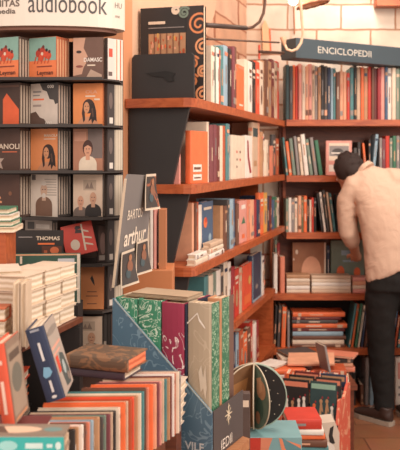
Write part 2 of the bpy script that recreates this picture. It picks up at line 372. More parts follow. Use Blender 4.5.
# third
row('L', 'third left shelf, near half', ZL[2], .05, [(194.2, 196, 203, 'peach'), (196, 197.6, 203, 'brown'), (197.6, 199, 202, 'rust'), (199, 202, 205, 'white'),
 (202.5, 214, 202, 'blue', 0, [('e', .3, .62, .16, .1, 'orange'), ('e', .35, .66, .08, .05, 'red'), ('r', .15, .85, .85, .9, 'cream'), ('e', .7, .3, .12, .1, 'paleblue'), ('e', .4, .2, .1, .06, 'paleblue')]),
 ])
row('L', 'third left shelf, far half', ZL[2], .02, [(222.4, 225, 206, 'tan'), (225, 228, 206, 'brown'), (228, 230, 200, 'darkgrey'), (230.2, 233.5, 199, 'paleblue'), (233.5, 237.5, 199, 'blue'), (237.5, 240, 204, 'brown'),
 (240.5, 247.5, 201, 'pink', 0, [('p', [(.2, .45), (.8, .45), (.55, .62)], 'green'), ('r', .2, .8, .8, .9, 'white'), ('r', .3, .1, .7, .2, 'orange')]), (248, 251, 200, 'salmon'), (251, 254.5, 200, 'peach'), (254.5, 257, 200, 'crimson'), (257, 260, 200, 'navy'), (260.5, 264.5, 193, 'orange'), (264.5, 268, 193, 'yellow'),
 (268, 270.5, 196, 'navy'), (270.5, 272.5, 196, 'maroon'), (272.5, 275, 200, 'blue'), (275, 277.5, 197, 'green'), (277.5, 280, 198, 'cream')])
# fourth
row('L', 'fourth left shelf', ZL[3], .07, [(206, 210, 276, 'teal'), (210, 214, 275, 'cream'), (214, 218, 272, 'sage'), (218, 222, 270, 'white'), (222, 225.8, 266, 'darkgrey'), (226, 229.5, 262, 'cream'), (229.5, 232, 262, 'white'), (232, 235, 267, 'crimson'), (235, 240, 269, 'red'), (240, 243.5, 268, 'beige'),
 (244, 252.5, 264, 'redorange', 0, [('e', .75, .6, .16, .1, 'yellow'), ('r', .1, .1, .9, .3, 'orange')]), (253, 262.2, 254, 'navy', 0, [('r', 0, 0, .06, 1, 'paleblue'), ('r', .92, 0, 1, 1, 'paleblue'), ('r', 0, 0, 1, .05, 'paleblue'), ('e', .45, .3, .14, .05, 'grey')]), (262.6, 265, 256, 'white')])
row('L', 'fifth left shelf', ZL[4], .07, [(232.5, 236.5, 334, 'navy'), (236.5, 240, 334, 'paleblue'), (240.4, 244, 330, 'rust'), (244, 248, 333, 'orange'), (248, 251.5, 328, 'brown'), (251.5, 254.5, 322, 'red'), (254.5, 257, 323, 'white'), (257, 259.5, 321, 'crimson')])
# books lying on the left bookcase
def flat_stack(base, x, y, items, what, group=None, cat='book'):
    """items: (T, W, H, colour, label); lying, spine towards -y"""
    z = 0; x = Vector(x); y = Vector(y)
    for it in items:
        T, Wb, H, c, lab = it[:5]; dx = random.uniform(-.006, .006); pg = it[5] if len(it) > 5 else None; sp = it[6] if len(it) > 6 else None
        # local z along x, local x (thickness) up
        M = frame(Vector(base)-x*(H/2)+x*dx+Vector((0, 0, z+T/2+.0005)), Vector((0, 0, 1)).cross(Vector((0, 0, 0))) if False else (0, 0, 1), y)
        # frame(): z = x cross y ; with thickness up, z = up x y
        zz = Vector((0, 0, 1)).cross(y.normalized()); M.translation = Vector(base)-zz*(H/2)+zz*dx+Vector((0, 0, z+T/2+.0005))
        book(uniq(lab), M, T, Wb, H, c, spine=sp, pages=pg, group=group); z += T+.001
flat_stack(LP(.12, .012, ZL[2]), U, -Wd, [], '')
pw = ['lowest', 'second from bottom', 'third from bottom', 'topmost']
flat_stack(LP(.10, .008, ZL[2]), U, Wd, [(.022, .036, .17, 'cream', 'cream slim book lying at the near end of third left shelf, lowest of two'), (.020, .034, .15, 'white', 'white slim book lying at the near end of third left shelf, upper of two')], '')
flat_stack(LP(.325, .008, ZL[2]), U, Wd, [(.022, .036, .24, 'white', 'white slim book lying before the blue book, lowest of three'), (.02, .035, .22, 'cream', 'cream slim book lying before the blue book, middle of three'), (.02, .033, .20, 'beige', 'beige slim book lying before the blue book, top of three')], '')
flat_stack(LP(1.74, .10, ZL[3]), U, Wd, [(.03, .14, .10, c, f'{w} lying in the pile at the far end of fourth left shelf') for c, w in (('brown', 'dark brown book'), ('orange', 'orange book'), ('darkgrey', 'dark grey book'), ('tan', 'tan book'), ('black', 'black book'), ('rust', 'rust coloured book'), ('maroon', 'maroon book'))], '')
# bookend and art book on top of the left bookcase
be = thing('bookend', 'black bookend with embossed bird standing on top shelf end', 'bookend', LP(.03, .14, ZL[0])); mb = be.matrix_world
bm = bmesh.new(); prism(bm, [(.012, ZL[0]+.001), (.262, ZL[0]+.001), (.262, 1.925), (.250, 1.938), (.022, 1.938), (.012, 1.928)], 0, .014, lambda t, z, h: LP(.012+h, t, z)); part('panel', bm, BLK, be)
bm = bmesh.new(); prism(bm, [(.03, ZL[0]+.001), (.24, ZL[0]+.001), (.24, ZL[0]+.004), (.03, ZL[0]+.004)], 0, .09, lambda t, z, h: LP(.027+h, t, z)); part('foot', bm, BLK, be)
bm = bmesh.new(); prism(bm, [(.20, 1.865), (.175, 1.853), (.13, 1.848), (.115, 1.830), (.09, 1.832), (.095, 1.848), (.085, 1.862), (.12, 1.872), (.16, 1.868)], 0, .004, lambda t, z, h: LP(.010+h-.002, t, z)); part('bird_emblem', bm, mat('1B1918', .6, .1), be)
M = frame(LP(.145, .268, ZL[0]+.001), -U, -Wd)
ART = []
ART += [('r', .13, .36, .72, .72, 'tan')]
random.seed(3)
for i in range(46):
    u = random.uniform(.14, .68); v = random.uniform(.37, .68); ART.append(('r', u, v, u+random.uniform(.015, .035), v+random.uniform(.02, .05), random.choice(['orange', 'rust', 'peach', 'yellow', 'rust', 'redorange'])))
for u in (.22, .32, .42, .52, .62): ART.append(('r', u, .36, u+.012, .72, 'brown'))
ART += [('r', .13, .82, .4, .85, 'cream'), ('r', .13, .775, .7, .785, 'grey'), ('r', .13, .3, .3, .32, 'grey'), ('r', .62, .3, .7, .32, 'grey'), ('r', .72, .05, .86, .12, 'white')]
ART += [('r', .74, .0, .99, .99, '332B28')]
for cu_, cv_, r0, c in ((.93, .80, .17, 'E08A58'), (.99, .56, .13, 'E8A070'), (.84, .40, .10, 'E08A58'), (.83, .21, .10, 'E08A58'), (.99, .30, .09, 'E8A070'), (.99, .06, .12, 'E8A070'), (.70, .93, .09, 'sage'), (.57, .96, .07, 'cream')):
    ART.append(('s', cu_, cv_, r0, 1.9, .032, c, .5, .72))
ART.append(('r', .74, .05, .86, .12, 'D8CCC0'))
# keep everything inside the cover
book(uniq('large black art book with orange picture and gold swirls behind the bookend'), M, .035, .262, .372, 'black', art=None, title=False)
t = bpy.data.objects[[o.name for o in bpy.data.objects if o.get('label', '').startswith('large black art')][0]]
def clampmap(u, v, e): return Vector((.0175+e, min(max(u, .0), 1)*.262, min(max(v, .0), 1)*.372))
print_mesh('cover_picture', t, clampmap, ART)

# ================================================================ BACK BOOKCASE
BB = thing('bookcase', 'wide orange wood bookcase on the back wall behind the person', 'bookcase', (1.0, 5.0, 0))
for i, z in enumerate(ZB):
    bm = bmesh.new(); box(bm, (.525 if i < 3 else .445, YB, z-.038), (1.42, 5.15, z)); part('shelf', bm, WOOD, BB)
bm = bmesh.new(); box(bm, (.445, YB+.02, 0), (1.42, 5.15, .03)); part('plinth', bm, WOOD, BB)
bm = bmesh.new(); box(bm, (.505, YB+.24, .72), (1.42, 5.155, 1.75)); part('back_panel', bm, WOOD2, BB)
bm = bmesh.new(); box(bm, (.445, YB+.28, .03), (1.42, 5.155, .68)); part('back_panel', bm, mat('2A2220', .7, .1), BB)
for z0, z1, x in ((1.434, 1.735, .525), (1.088, 1.396, .525), (.716, 1.05, .447)):
    bm = bmesh.new(); box(bm, (x, YB+.215, z0), (x+.018, 5.13, z1)); part('upright', bm, WOOD, BB)
bm = bmesh.new(); box(bm, (.425, YB+.0, .0), (.444, 5.15, .716)); part('side_panel', bm, WOOD, BB)
YF = YB+.025
row('B', 'top back shelf', ZB[0], YF, split(285.5, 293, 66, ['darkteal', 'darkgrey']) + split(293, 298, 66, ['orange', 'red']) + split(298.5, 312, 65, ['pink', 'cream', 'peach', 'pink']) + split(312, 321, 66, ['beige', 'grey', 'tan']) + split(321, 331, 66, ['black', 'darkgrey', 'navy']) + [(331, 333.5, 68, 'paleblue'), (333.5, 336, 68, 'teal'), (336, 340, 72, 'brown'), (340, 343.5, 71, 'peach'), (343.5, 347, 72, 'peach'), (347, 350, 73, 'red'), (350, 354, 68, 'teal'), (354, 357, 65, 'black'), (357, 361, 67, 'beige'), (361, 364, 67, 'orange'), (364, 368, 68, 'tan'), (368, 371.5, 67, 'red'), (371.5, 374.5, 67, 'brown'), (374.5, 377.5, 68, 'maroon'), (377.5, 381, 68, 'crimson'), (381, 385, 67, 'pink'), (385, 388, 67, 'blue'), (388, 392, 68, 'white'), (392, 396, 68, 'cream'), (396, 400, 69, 'sage'), (400, 404, 68, 'green'), (404, 409, 69, 'darkgrey')])
sh2 = 'second back shelf'
L2 = [(289-2.6, 288.4, 137, 'teal', -4), (289, 292.2, 141, 'orange', -4), (292.9, 296.5, 138, 'sage', -4), (297.2, 300.3, 136, 'grey', -4), (301, 304, 137, 'cream', -4), (304.7, 309, 134, 'white', -4.5), (310, 313.4, 139, 'sage', -5), (314.6, 318.2, 137, 'grey', -5), (319.2, 323.2, 140, 'green', -5)]
row('B', sh2, ZB[1], YF, L2)
row('B', 'second back shelf behind the head', ZB[1], YF, [(325.5, 352.5, 141, 'pink', 0, [('r', .1, .42, .9, .93, 'cream'), ('r', .12, .55, .88, .85, 'grey'), ('e', .45, .68, .22, .1, 'darkgrey'), ('r', .2, .62, .7, .66, 'white'), ('r', .1, .1, .35, .3, 'white')]), (354, 357.5, 148, 'darkgrey'), (357.5, 361, 142, 'black')])
row('B', 'second back shelf above the shirt', ZB[1], YF, [(365.4, 367.8, 143, 'orange', -3), (368.8, 371, 140, 'black'), (372, 375, 134, 'paleblue', 4), (379.5, 382.3, 138, 'grey'), (382.3, 386, 139, 'plum'), (386, 390, 136, 'red'), (390, 393, 138, 'sage'), (393, 396.5, 136, 'green'), (396.5, 400, 136, 'grey'), (400, 404, 138, 'teal')])
row('B', 'third back shelf', ZB[2], YF, [(285.8, 288.5, 199, 'sage'), (288.5, 291.5, 198, 'white'), (291.5, 294.5, 199, 'grey'), (294.5, 297.5, 198, 'cream'), (298, 301.5, 196, 'peach'), (301.5, 303.6, 197, 'olive'), (303.6, 307, 196, 'orange'), (307, 309.5, 200, 'black'), (309.5, 311.5, 200, 'cream'), (311.5, 314, 198, 'red'), (314, 316.5, 198, 'black')])
row('B', 'leaning on third back shelf', ZB[2], YF, [(321.4, 323.3, 193, 'black', -5), (324.2, 326.6, 192, 'white', -5), (327.5, 330, 190, 'darkgrey', -5), (330.9, 333, 192, 'beige', -5), (334, 336.4, 193, 'teal', -5)])
row('B', 'third back shelf behind the shirt', ZB[2], YF, [(338+i*5, 342.4+i*5, 195+(i % 3), c) for i, c in enumerate(['grey', 'navy', 'cream', 'rust', 'sage', 'peach', 'brown', 'teal', 'red', 'tan', 'olive', 'cream'])])
row('B', 'rear of fourth back shelf', ZB[3], 5.01, [(274.8, 277, 240, 'sage'), (277, 280, 243, 'crimson'),
 (292, 326.5, 243, 'copper', 0, [('r', .0, .62, .05, .66, 'cream'), ('e', .56, .37, .3, .34, 'peach'), ('r', .2, 0, .95, .28, 'brown'), ('r', .95, 0, 1, 1, 'cream'), ('e', .12, .8, .04, .05, 'cream')]), (327.2, 330, 246, 'navy'),
 (330.6, 365, 241, 'sage', 0, [('e', .28, .35, .12, .13, 'orange'), ('e', .78, .35, .1, .1, 'orange'), ('r', .3, .7, .8, .8, 'paleblue'), ('r', .35, .56, .7, .6, 'paleblue')]), (390, 408, 243, 'teal', 0, [('r', .2, .7, .8, .8, 'cream')])], maxd=.08)
row('B', 'front of fourth back shelf', ZB[3], YF, [(273.5, 277.5, 254, 'white'), (280.2, 285, 257, 'salmon')], maxd=.13)
def paper_pile(x0, x1, y0, y1, n, cols, desc, th):
    X0, X1 = (x0-200)/F*YF, (x1-200)/F*YF; z = ZB[3]
    for i in range(n):
        c = cols[i % len(cols)]
        M = frame((X0, YF+.002+random.uniform(0, .006), z+th/2+.0006), (0, 0, 1), (0, 1, 0)); M = frame((X1-.001, YF+.002+random.uniform(0, .006), z+th/2+.0006), (0, 0, 1), (0, 1, 0))
        lab = f"{desc}, {['lowest','second from bottom','third from bottom','fourth from bottom','fifth from bottom','sixth from bottom'][i]}"
        book(uniq(lab), M, th, .10, X1-X0-.003, c, title=False, name='paperback'); z += th+.0008
paper_pile(286.5, 310, 274, 293, 5, ['cream', 'white', 'beige', 'cream', 'tan'], 'pale paperback in the pile under the half moon book', .0215)
paper_pile(311.5, 351, 276, 294, 5, ['beige', 'cream', 'white', 'cream', 'beige'], 'pale paperback in the pile under the teal cover', .0205)
paper_pile(352.5, 376, 276, 294, 4, ['pink', 'cream', 'peach', 'pink'], 'pinkish paperback in the pile beside the black trousers', .023)
paper_pile(392, 412, 276, 294, 4, ['pink', 'white', 'peach', 'cream'], 'pinkish paperback in the pile right of the black trousers', .023)
row('B', 'fifth back shelf', ZB[4], YF, [(273.5, 276, 306, 'black', 2), (277, 280, 306, 'darkgrey', 2), (281, 285.5, 307, 'orange', 1.5), (287.4, 290, 312, 'grey')])
X0 = (291-200)/F*YF; z = ZB[4]
for T, c, x1, wd in ((.018, 'brown', 345, 'lowest'), (.028, 'cream', 344, 'second'), (.022, 'brown', 346, 'third'), (.025, 'paleblue', 343, 'fourth'), (.022, 'maroon', 345, 'fifth'), (.024, 'orange', 347, 'sixth'), (.022, 'darkgrey', 338, 'seventh'), (.018, 'maroon', 341, 'eighth'), (.026, 'orange', 345, 'top')):
    X1 = (x1-200)/F*YF; M = frame((X1, YF+random.uniform(0, .01), z+T/2+.0006), (0, 0, 1), (0, 1, 0))
    book(uniq(f"{word(c)} book lying in the pile on the fifth back shelf, {wd}{' of nine' if wd in ('lowest','top') else ' from bottom'}"), M, T, .15, X1-X0-.008-random.uniform(0, .01), c); z += T+.001
row('B', 'leaning between pile and trousers', ZB[4], YF, [(348.2, 350.2, 303, 'teal', 7), (351.4, 353.6, 304, 'orange', 6.5), (354.6, 356.8, 303, 'green', 6), (357.8, 359.8, 305, 'cream', 6), (361, 363.2, 303, 'navy', 5), (364.2, 367, 305, 'brown', 5), (368, 371, 306, 'paleblue', 4)])
row('B', 'leaning right of the trousers', ZB[4], YF, [(384, 386.4, 303, 'grey', 6), (387.6, 389.8, 305, 'pink', 6), (390.8, 393, 303, 'blue', 6), (394, 396.4, 304, 'rust', 6), (397.4, 400, 302, 'teal', 6), (401, 404, 304, 'plum', 6)])
row('B', 'bottom back shelf', .03, YF, [(337+i*3.2, 340+i*3.2, 363+(i % 3)*2, c) for i, c in enumerate(['cream', 'black', 'darkgrey', 'beige', 'black', 'black'])] + [(360.5, 363.8, 385, 'brown')])
row('B', 'bottom back shelf near the shoe', .03, YF, [(365, 368.6, 358, 'grey', .8), (369.8, 373.6, 360, 'paleblue', .8), (375, 379, 360, 'darkgrey'), (379, 383, 362, 'black'), (383, 387, 362, 'sage'), (387, 391, 360, 'darkteal')])
row('B', 'bottom back shelf right end', .03, YF, [(395, 410, 358, 'white', 0, [('r', .15, .55, .8, .9, 'pink'), ('r', .2, .35, .6, .4, 'grey'), ('r', .2, .2, .7, .25, 'grey')])])

# ================================================================ SIGN
SA = Vector((.534, 4.448, 2.098)); SBp = Vector((1.30, 4.90, 2.098)); sd = (SBp-SA).normalized(); sn = Vector((-sd.y, sd.x, 0)); ln = (SBp-SA).length
SM = frame(SA, sd, sn); sign = thing('shelf_sign', 'dark grey sign reading ENCICLOPEDII above the back bookcase', 'sign', SM)
bm = bmesh.new(); box(bm, (0, 0, 0), (ln, .14, .112)); bevel(bm, .003); link('sign_board', bm, mat('46535A', .5, .1, 6), sign)
s = .074
print_mesh('lettering', sign, lambda u, v, e: Vector((u, -e-.0005, v)), [('t', 'ENCICLOPEDII', .150, .037, .0630, .053, 'DCD4C6', False)])
for x in (.12, .75):
    bm = bmesh.new(); tube(bm, [(x, .14, .05), (x, .30, .05)], .008); link('bracket', bm, METAL, sign)
# ================================================================ AUDIOBOOK RACK
RK = thing('display_rack', 'cream topped audiobook display rack with dark wire trays', 'rack', (-.42, 2.42, 0))
def rp(name, bm, m): return part(name, bm, m, RK)
BEIGE = mat('E6D8C8', .45, .06, 3); CX, CY, RA, RB_, ZH = -.452, 2.30, .236, .095, 1.9055
def ell(sc, n=48): return [(CX+RA*sc*math.cos(2*math.pi*k/n), CY+RB_*sc*math.sin(2*math.pi*k/n)) for k in range(n)]
bm = bmesh.new(); prism(bm, ell(1), ZH, ZH+.26); smooth(rp('header', bm, BEIGE)) if False else rp('header', bm, BEIGE)
bm = bmesh.new(); prism(bm, ell(.90), ZH-.010, ZH-.0005); rp('header_rim', bm, mat('7A5140', .6, .15))
def hmap(u, v, e):   # u = screen x pixel, v = height m
    x = (u-200)/F*2.22; c = max(-.999, min(.999, (x-CX)/(RA))); s = math.sqrt(1-c*c)
    return Vector((CX+(RA+e)*c, CY-(RB_+e)*s, v))
def hz(py): return EYE-(py-158)/F*2.21
def head_text(name, s_, px, py, em, col, bold=False, sx=1.0):
    o = print_mesh(name, RK, lambda u, v, e: hmap(u, v, e+.0004), [('t', s_, px, hz(py), em*F/2.22*1.0*sx, em, col, bold)]); o.matrix_parent_inverse = RK.matrix_world.inverted()
head_text('header_lettering', 'audiobook', 29, 12.5, .078, 'darkgrey', False, .635)
head_text('header_lettering', 'NITAS', -5, 6.5, .026, '6A5A52', True, 1.0)
head_text('header_lettering', 'media', -5, 13.5, .020, '6A5A52', True, 1.25)
head_text('header_lettering', 'HU', 113, 4.5, .022, '8A7A70', False, .6)
head_text('header_lettering', 'me', 113.5, 14.5, .014, '8A7A70', False, .7)
TY = [79.8, 126, 171.5, 217.5, 263.5, 309.5, 353]
TZ = [EYE-(y-158)/F*2.24+.0 for y in TY]
TRAY = mat('38302C', .5, .1)
for z in TZ + []:
    bm = bmesh.new(); prism(bm, [(-.66, 2.205), (-.268, 2.205), (-.228, 2.25), (-.228, 2.37), (-.66, 2.37)], z-.004, z); 
    box(bm, (-.66, 2.199, z-.0045), (-.268, 2.205, z+.004)); rp('tray', bm, TRAY)
bm = bmesh.new(); box(bm, (-.64, 2.372, .05), (-.235, 2.40, ZH-.021)); rp('back_plate', bm, mat('4E3A31', .6, .15))
for x in (-.655, -.497, -.372, -.232):
    bm = bmesh.new(); tube(bm, [(x, 2.365 if x != -.497 and x != -.372 else 2.362, .04), (x, 2.365, ZH-.021)], .005); rp('upright', bm, TRAY)
bm = bmesh.new(); tube(bm, [(-.42, 2.386, 0), (-.42, 2.386, .05)], .12, 20); rp('base', bm, TRAY)
SA25 = math.radians(25)
def case_M(px, d, z, yaw, back=0):
    n = Vector((-math.sin(yaw), -math.cos(yaw), 0)); y = Vector((math.cos(yaw), -math.sin(yaw), 0))
    p = Vector(((px-200)/F*d, d, z))-n*back; return frame(p, n, y)
def case(label, M, Wc, H, T, col, art, group=None, cat='audiobook', edge=None):
    t = thing('audiobook_case', label, cat, M, group)
    bm = bmesh.new(); box(bm, (-T, 0, 0), (0, Wc, H)); bevel(bm, .0006, 1); link('case', bm, mat(col) if isinstance(col, str) else col, t)
    if art: print_mesh('cover_picture', t, lambda u, v, e: Vector((e, min(max(u, 0.01), .99)*Wc, min(max(v, .01), .99)*H)), art)
    if edge:
        print_mesh('side_print', t, lambda u, v, e: Vector((-T+u*T, Wc+e, v*H)), [('r', .2, .06, .8, .94, edge)])
    return t
def portrait(u, v, s, skin, hair, shirt, bald=False):
    r = [('e', u, v-.34*s, .30*s, .2*s, shirt), ('r', u-.30*s, max(.02, v-.7*s), u+.30*s, v-.34*s, shirt), ('r', u-.07*s, v-.24*s, u+.07*s, v, skin)]
    if not bald: r.append(('e', u, v+.04*s, .17*s, .19*s, hair))
    r += [('e', u, v, .125*s, .155*s, skin)]
    if not bald: r.append(('p', [(u-.14*s, v+.05*s), (u-.1*s, v+.17*s), (u+.1*s, v+.17*s), (u+.14*s, v+.05*s), (u, v+.11*s)], hair))
    r += [('e', u-.045*s, v+.02*s, .022*s, .012*s, 'black'), ('e', u+.045*s, v+.02*s, .022*s, .012*s, 'black'), ('r', u-.04*s, v-.08*s, u+.04*s, v-.065*s, 'maroon')]
    return r
random.seed(5)
def riders():
    a = [('r', .01, .01, .99, .47, 'F08350'), ('r', .01, .45, .99, .99, '8CB3A5')]
    for u, v in ((.35, .62), (.5, .68), (.62, .6), (.72, .56), (.46, .52)):
        a += [('e', u, v, .10, .09, random.choice(['redorange', 'B8402E'])), ('e', u+.03, v+.09, .045, .04, random.choice(['cream', 'black', 'maroon']))]
    for u in (.25, .36, .5, .62, .74): a.append(('p', [(u, .55), (u+.05, .55), (u-.03, .38), (u-.06, .38)], 'C9502F'))
    a += [('t', 'Leyman', .3, .12, .19, .14, '5A2A20', True), ('r', .3, .3, .85, .325, '8A3A28')]; return a
AR = {}
AR['riders'] = riders()
AR['face'] = [('r', .01, .01, .99, .99, '6E5043'), ('p', [(0, .99), (.42, .99), (.36, .75), (.5, .55), (.42, .5), (.45, .4), (.36, .3), (.3, .14), (.0, .1)], 'C89A80'), ('e', .2, .66, .09, .035, '3A2822'), ('e', .22, .32, .12, .03, '8A4A3E'), ('p', [(.42, .03), (.6, .25), (.97, .12), (.97, .03)], 'B99B86'), ('t', 'DAMASCENO', .36, .43, .155, .13, 'white', True), ('r', .48, .33, .75, .36, 'cream')]
AR['triangle'] = [('r', .01, .01, .99, .99, '4A342B'), ('p', [(.38, .02), (.38, .62), (.52, .76), (.97, .38), (.97, .02)], 'E8663A'), ('r', .03, .9, .97, .95, '6A4A3C'), ('r', .05, .25, .1, .65, '7A5848')]
AR['blots'] = [('r', .01, .01, .99, .99, 'D6C6B8'), ('p', [(.35, .99), (.45, .84), (.6, .8), (.7, .62), (.85, .6), (.9, .5), (.99, .52), (.99, .99)], '4A4441'), ('p', [(0, .02), (0, .3), (.2, .34), (.35, .2), (.5, .16), (.6, .06), (.85, .02)], '5E463B'), ('r', .1, .6, .5, .64, 'E5714A'), ('r', .1, .78, .4, .82, '8E8682'), ('r', .1, .7, .35, .73, '8E8682'), ('r', .1, .45, .4, .5, 'A09088'), ('t', '000', .62, .88, .16, .1, 'white', True), ('t', '000', .55, .03, .16, .1, 'white', True)]
def woman(bg, u=.6): return [('r', .01, .01, .99, .99, bg), ('p', [(u-.38, .02), (u-.2, .2), (u, .22), (u+.25, .2), (u+.38, .02)], 'C98A66'), ('e', u+.03, .46, .20, .17, '3A2620'), ('p', [(u-.16, .5), (u-.2, .3), (u-.15, .08), (u-.09, .14), (u-.1, .3), (u-.08, .45)], '3A2620'), ('p', [(u+.06, .5), (u+.1, .3), (u+.02, .1), (u+.12, .16), (u+.14, .04), (u+.22, .14), (u+.3, .1), (u+.28, .35), (u+.22, .52)], '2C1C18'), ('p', [(u+.12, .4), (u+.16, .2), (u+.2, .22), (u+.17, .42)], '5A3C2E'), ('e', u-.04, .43, .095, .13, 'CE9068'), ('e', u-.08, .46, .02, .012, 'black'), ('e', u+.01, .46, .02, .012, 'black'), ('r', u-.07, .37, u-.01, .383, 'maroon')]
AR['woman'] = woman('E08A50', .5) + [('t', 'OLA', .42, .76, .2, .11, 'peach', True), ('r', .42, .68, .75, .71, 'cream'), ('r', .72, .6, .9, .64, 'cream')]
AR['woman2'] = woman('DC8A55', .62) + [('t', 'MANOLA', .5, .8, .12, .09, 'cream', True), ('r', .5, .74, .92, .76, 'cream')]
AR['manol'] = [('r', .01, .01, .99, .99, '54392E'), ('t', 'MANOLI', .02, .52, .26, .17, 'cream', True), ('r', .35, .44, .9, .46, 'E8744C'), ('p', [(0, .3), (.1, .4), (.2, .3), (.42, .3), (.3, .2), (.38, .05), (.12, .12), (0, .02)], 'B8A090')]
AR['boy'] = [('r', .01, .01, .99, .99, 'B07A60'), ('r', .5, .3, .99, .99, '75655F'), ('r', .05, .7, .45, .92, 'C9937A')] + portrait(.5, .5, 1.0, 'D39A7C', '4A2A22', 'cream')
AR['dark4'] = [('r', .01, .01, .99, .99, '57392D'), ('e', .6, .12, .3, .06, 'B58E6C'), ('e', .75, .18, .16, .05, 'D0A680'), ('r', .08, .42, .3, .47, 'E0A070'), ('r', .08, .32, .34, .37, 'E0A070'), ('r', .08, .24, .26, .28, 'E0A070'), ('e', .65, .55, .06, .05, '8A5A40')]
AR['oldman'] = [('r', .01, .01, .99, .99, 'DCCDBE')] + [('r', .52, .5+.06*i, .95, .53+.06*i, 'B5A699') for i in range(7)] + [('r', .06, .86, .2, .98, '6C625E')] + portrait(.5, .62, 1.0, 'C9A48C', 'C9C0B8', '7A5A48', True) + [('e', .5, .78, .1, .05, 'D8CCC0'), ('e', .5, .5, .07, .06, 'D8CCC0')]
AR['twomen'] = [('r', .01, .01, .99, .99, 'D9BFA8'), ('r', .35, .62, .78, .86, 'B9A28E'), ('p', [(.4, .66), (.5, .8), (.55, .68), (.62, .82), (.7, .66)], '8A7568')] + portrait(.26, .36, .85, 'D09A7E', 'brown', '75655C', True) + portrait(.68, .44, .9, 'C99A7E', 'brown', '2E2826', True)
AR['letters'] = [('r', .01, .01, .99, .99, 'B9A79A'), ('r', .1, .78, .35, .95, '5C5550'), ('r', .4, .8, .9, .9, 'E4D8CB'), ('r', .1, .5, .8, .56, '7A6A60'), ('r', .1, .38, .7, .42, '7A6A60'), ('e', .4, .2, .3, .12, '94857A')]
AR['back'] = [('r', .01, .01, .99, .99, '3F3532'), ('r', .12, .06, .34, .2, 'D8CCC0'), ('r', .45, .02, .97, .98, 'C9BBA6'), ('r', .5, .02, .54, .98, '9A8A78'), ('r', .66, .02, .7, .98, 'A89882'), ('r', .84, .02, .87, .98, '9A8A78'), ('e', .2, .6, .12, .2, '6A5A54')]
AR['backred'] = [('r', .01, .01, .99, .99, 'DCD0C6'), ('r', .08, .55, .32, .75, 'C8503A'), ('r', .05, .1, .3, .2, '6A5A54'), ('r', .45, .02, .97, .98, 'E6DACB'), ('r', .56, .02, .62, .98, 'E07A55'), ('r', .8, .02, .88, .98, 'D86A48')]
HC, WC = .1205, .094
def stack(row, px, d, key, desc, yaw, n, col, edge, backd, wc=WC, hc=HC):
    z = TZ[row]+.0008
    lv = ['first', 'second', 'third', 'fourth', 'fifth', 'sixth'][row]
    for i in range(n):
        lab = f"{desc}, {lv} rack row from the top" if i == 0 else f"{['', 'second', 'third', 'fourth', 'fifth'][i]} case back behind {backd}, {lv} row"
        grp = None if i == 0 else f"cases stacked behind the front covers in the {lv} rack row"
        uniq(lab)
        case(lab, case_M(px, d, z, yaw, back=i*.0128), wc, hc, .0115, col, AR[key] if i == 0 else None, grp, edge=edge)
YW = SA25
rows_ = [
 (('riders', 'teal orange cover with red riders, left copy'), ('riders', 'teal orange cover with red riders, right copy'), ('face', 'brown cover with half a face'), 'backred', '6E5043'),
 (('triangle', 'dark brown cover with orange pointed shape'), ('blots', 'pale grey cover with dark blots'), ('woman', 'orange cover with dark haired woman'), 'back', 'C9703F'),
 (('manol', 'dark brown cover lettered MANOLI'), ('woman2', 'orange cover with long haired woman'), ('boy', 'brown cover with boy in pale shirt'), 'back', '8A5A48'),
 (('dark4', 'dark brown cover with small pale letters'), ('oldman', 'white cover with bald old man'), ('twomen', 'beige cover with two bald men'), 'back', '6A625C'),
 ((None, None), ('letters', 'grey beige cover with lettering'), (None, None), 'back', '6A5A52'),
 ((None, None), (None, None), (None, None), 'back', '4A4441'),
]
for r, (A, B, Cc, D, ec) in enumerate(rows_):
    if A[0]: stack(r, -7 if r else -8, 2.272, A[0], A[1]+', left end', YW, 4, '5A463C', 'B8A592', A[1].split(',')[0]+(' left copy' if r == 0 else ''))
    if B[0]: stack(r, (30.5 if r != 4 else 25) if r else 29, 2.272, B[0], B[1], YW, 5 if r != 4 else 2, '4E4642' if r else 'C96B44', 'BBA898' if r != 0 else 'E0A880', B[1].split(',')[0]+(' right copy' if r == 0 else ''), wc=WC)
    if Cc[0]: stack(r, 73, 2.262, Cc[0], Cc[1], math.radians(9), 2, ec, None, Cc[1], wc=.087)
    if D:
        z = TZ[r]+.0008; lv = ['first', 'second', 'third', 'fourth', 'fifth', 'sixth'][r]
        case(uniq(f"back cover with barcode box and pale edges, right end, {lv} rack row"), frame(((107.5-200)/F*2.250, 2.250, z), (.74, -.67, 0), (.67, .74, 0)), .058, .119, .012, '4A403B', AR[D])
# B row 5 edge books, red tilted book, orange book, two men again
z = TZ[4]+.0008
book(uniq('bright red book with pale tree figure tilted on the rack'), frame(P(67.5, 262.5, 2.216)+Vector((0, 0, .012)), (.05, -.97, .24), (1, -.04, .16)) @ Matrix.Rotation(math.radians(6), 4, 'X'), .012, .086, .088, 'D8402F', title=False,
  art=[('r', .02, .01, .98, .99, 'D9432F'), ('e', .34, .34, .15, .17, 'cream'), ('p', [(.45, .78), (.62, .82), (.6, .9), (.48, .92), (.42, .86)], '3A2320'), ('p', [(.4, .7), (.66, .66), (.6, .78), (.44, .8)], '3A2320'), ('p', [(.6, .1), (.66, .1), (.68, .95), (.63, .95)], 'cream'), ('p', [(.66, .5), (.9, .42), (.9, .47), (.66, .56)], 'cream'), ('p', [(.65, .72), (.84, .64), (.84, .69), (.65, .78)], 'cream'), ('p', [(.64, .3), (.9, .2), (.9, .25), (.64, .36)], 'cream')])
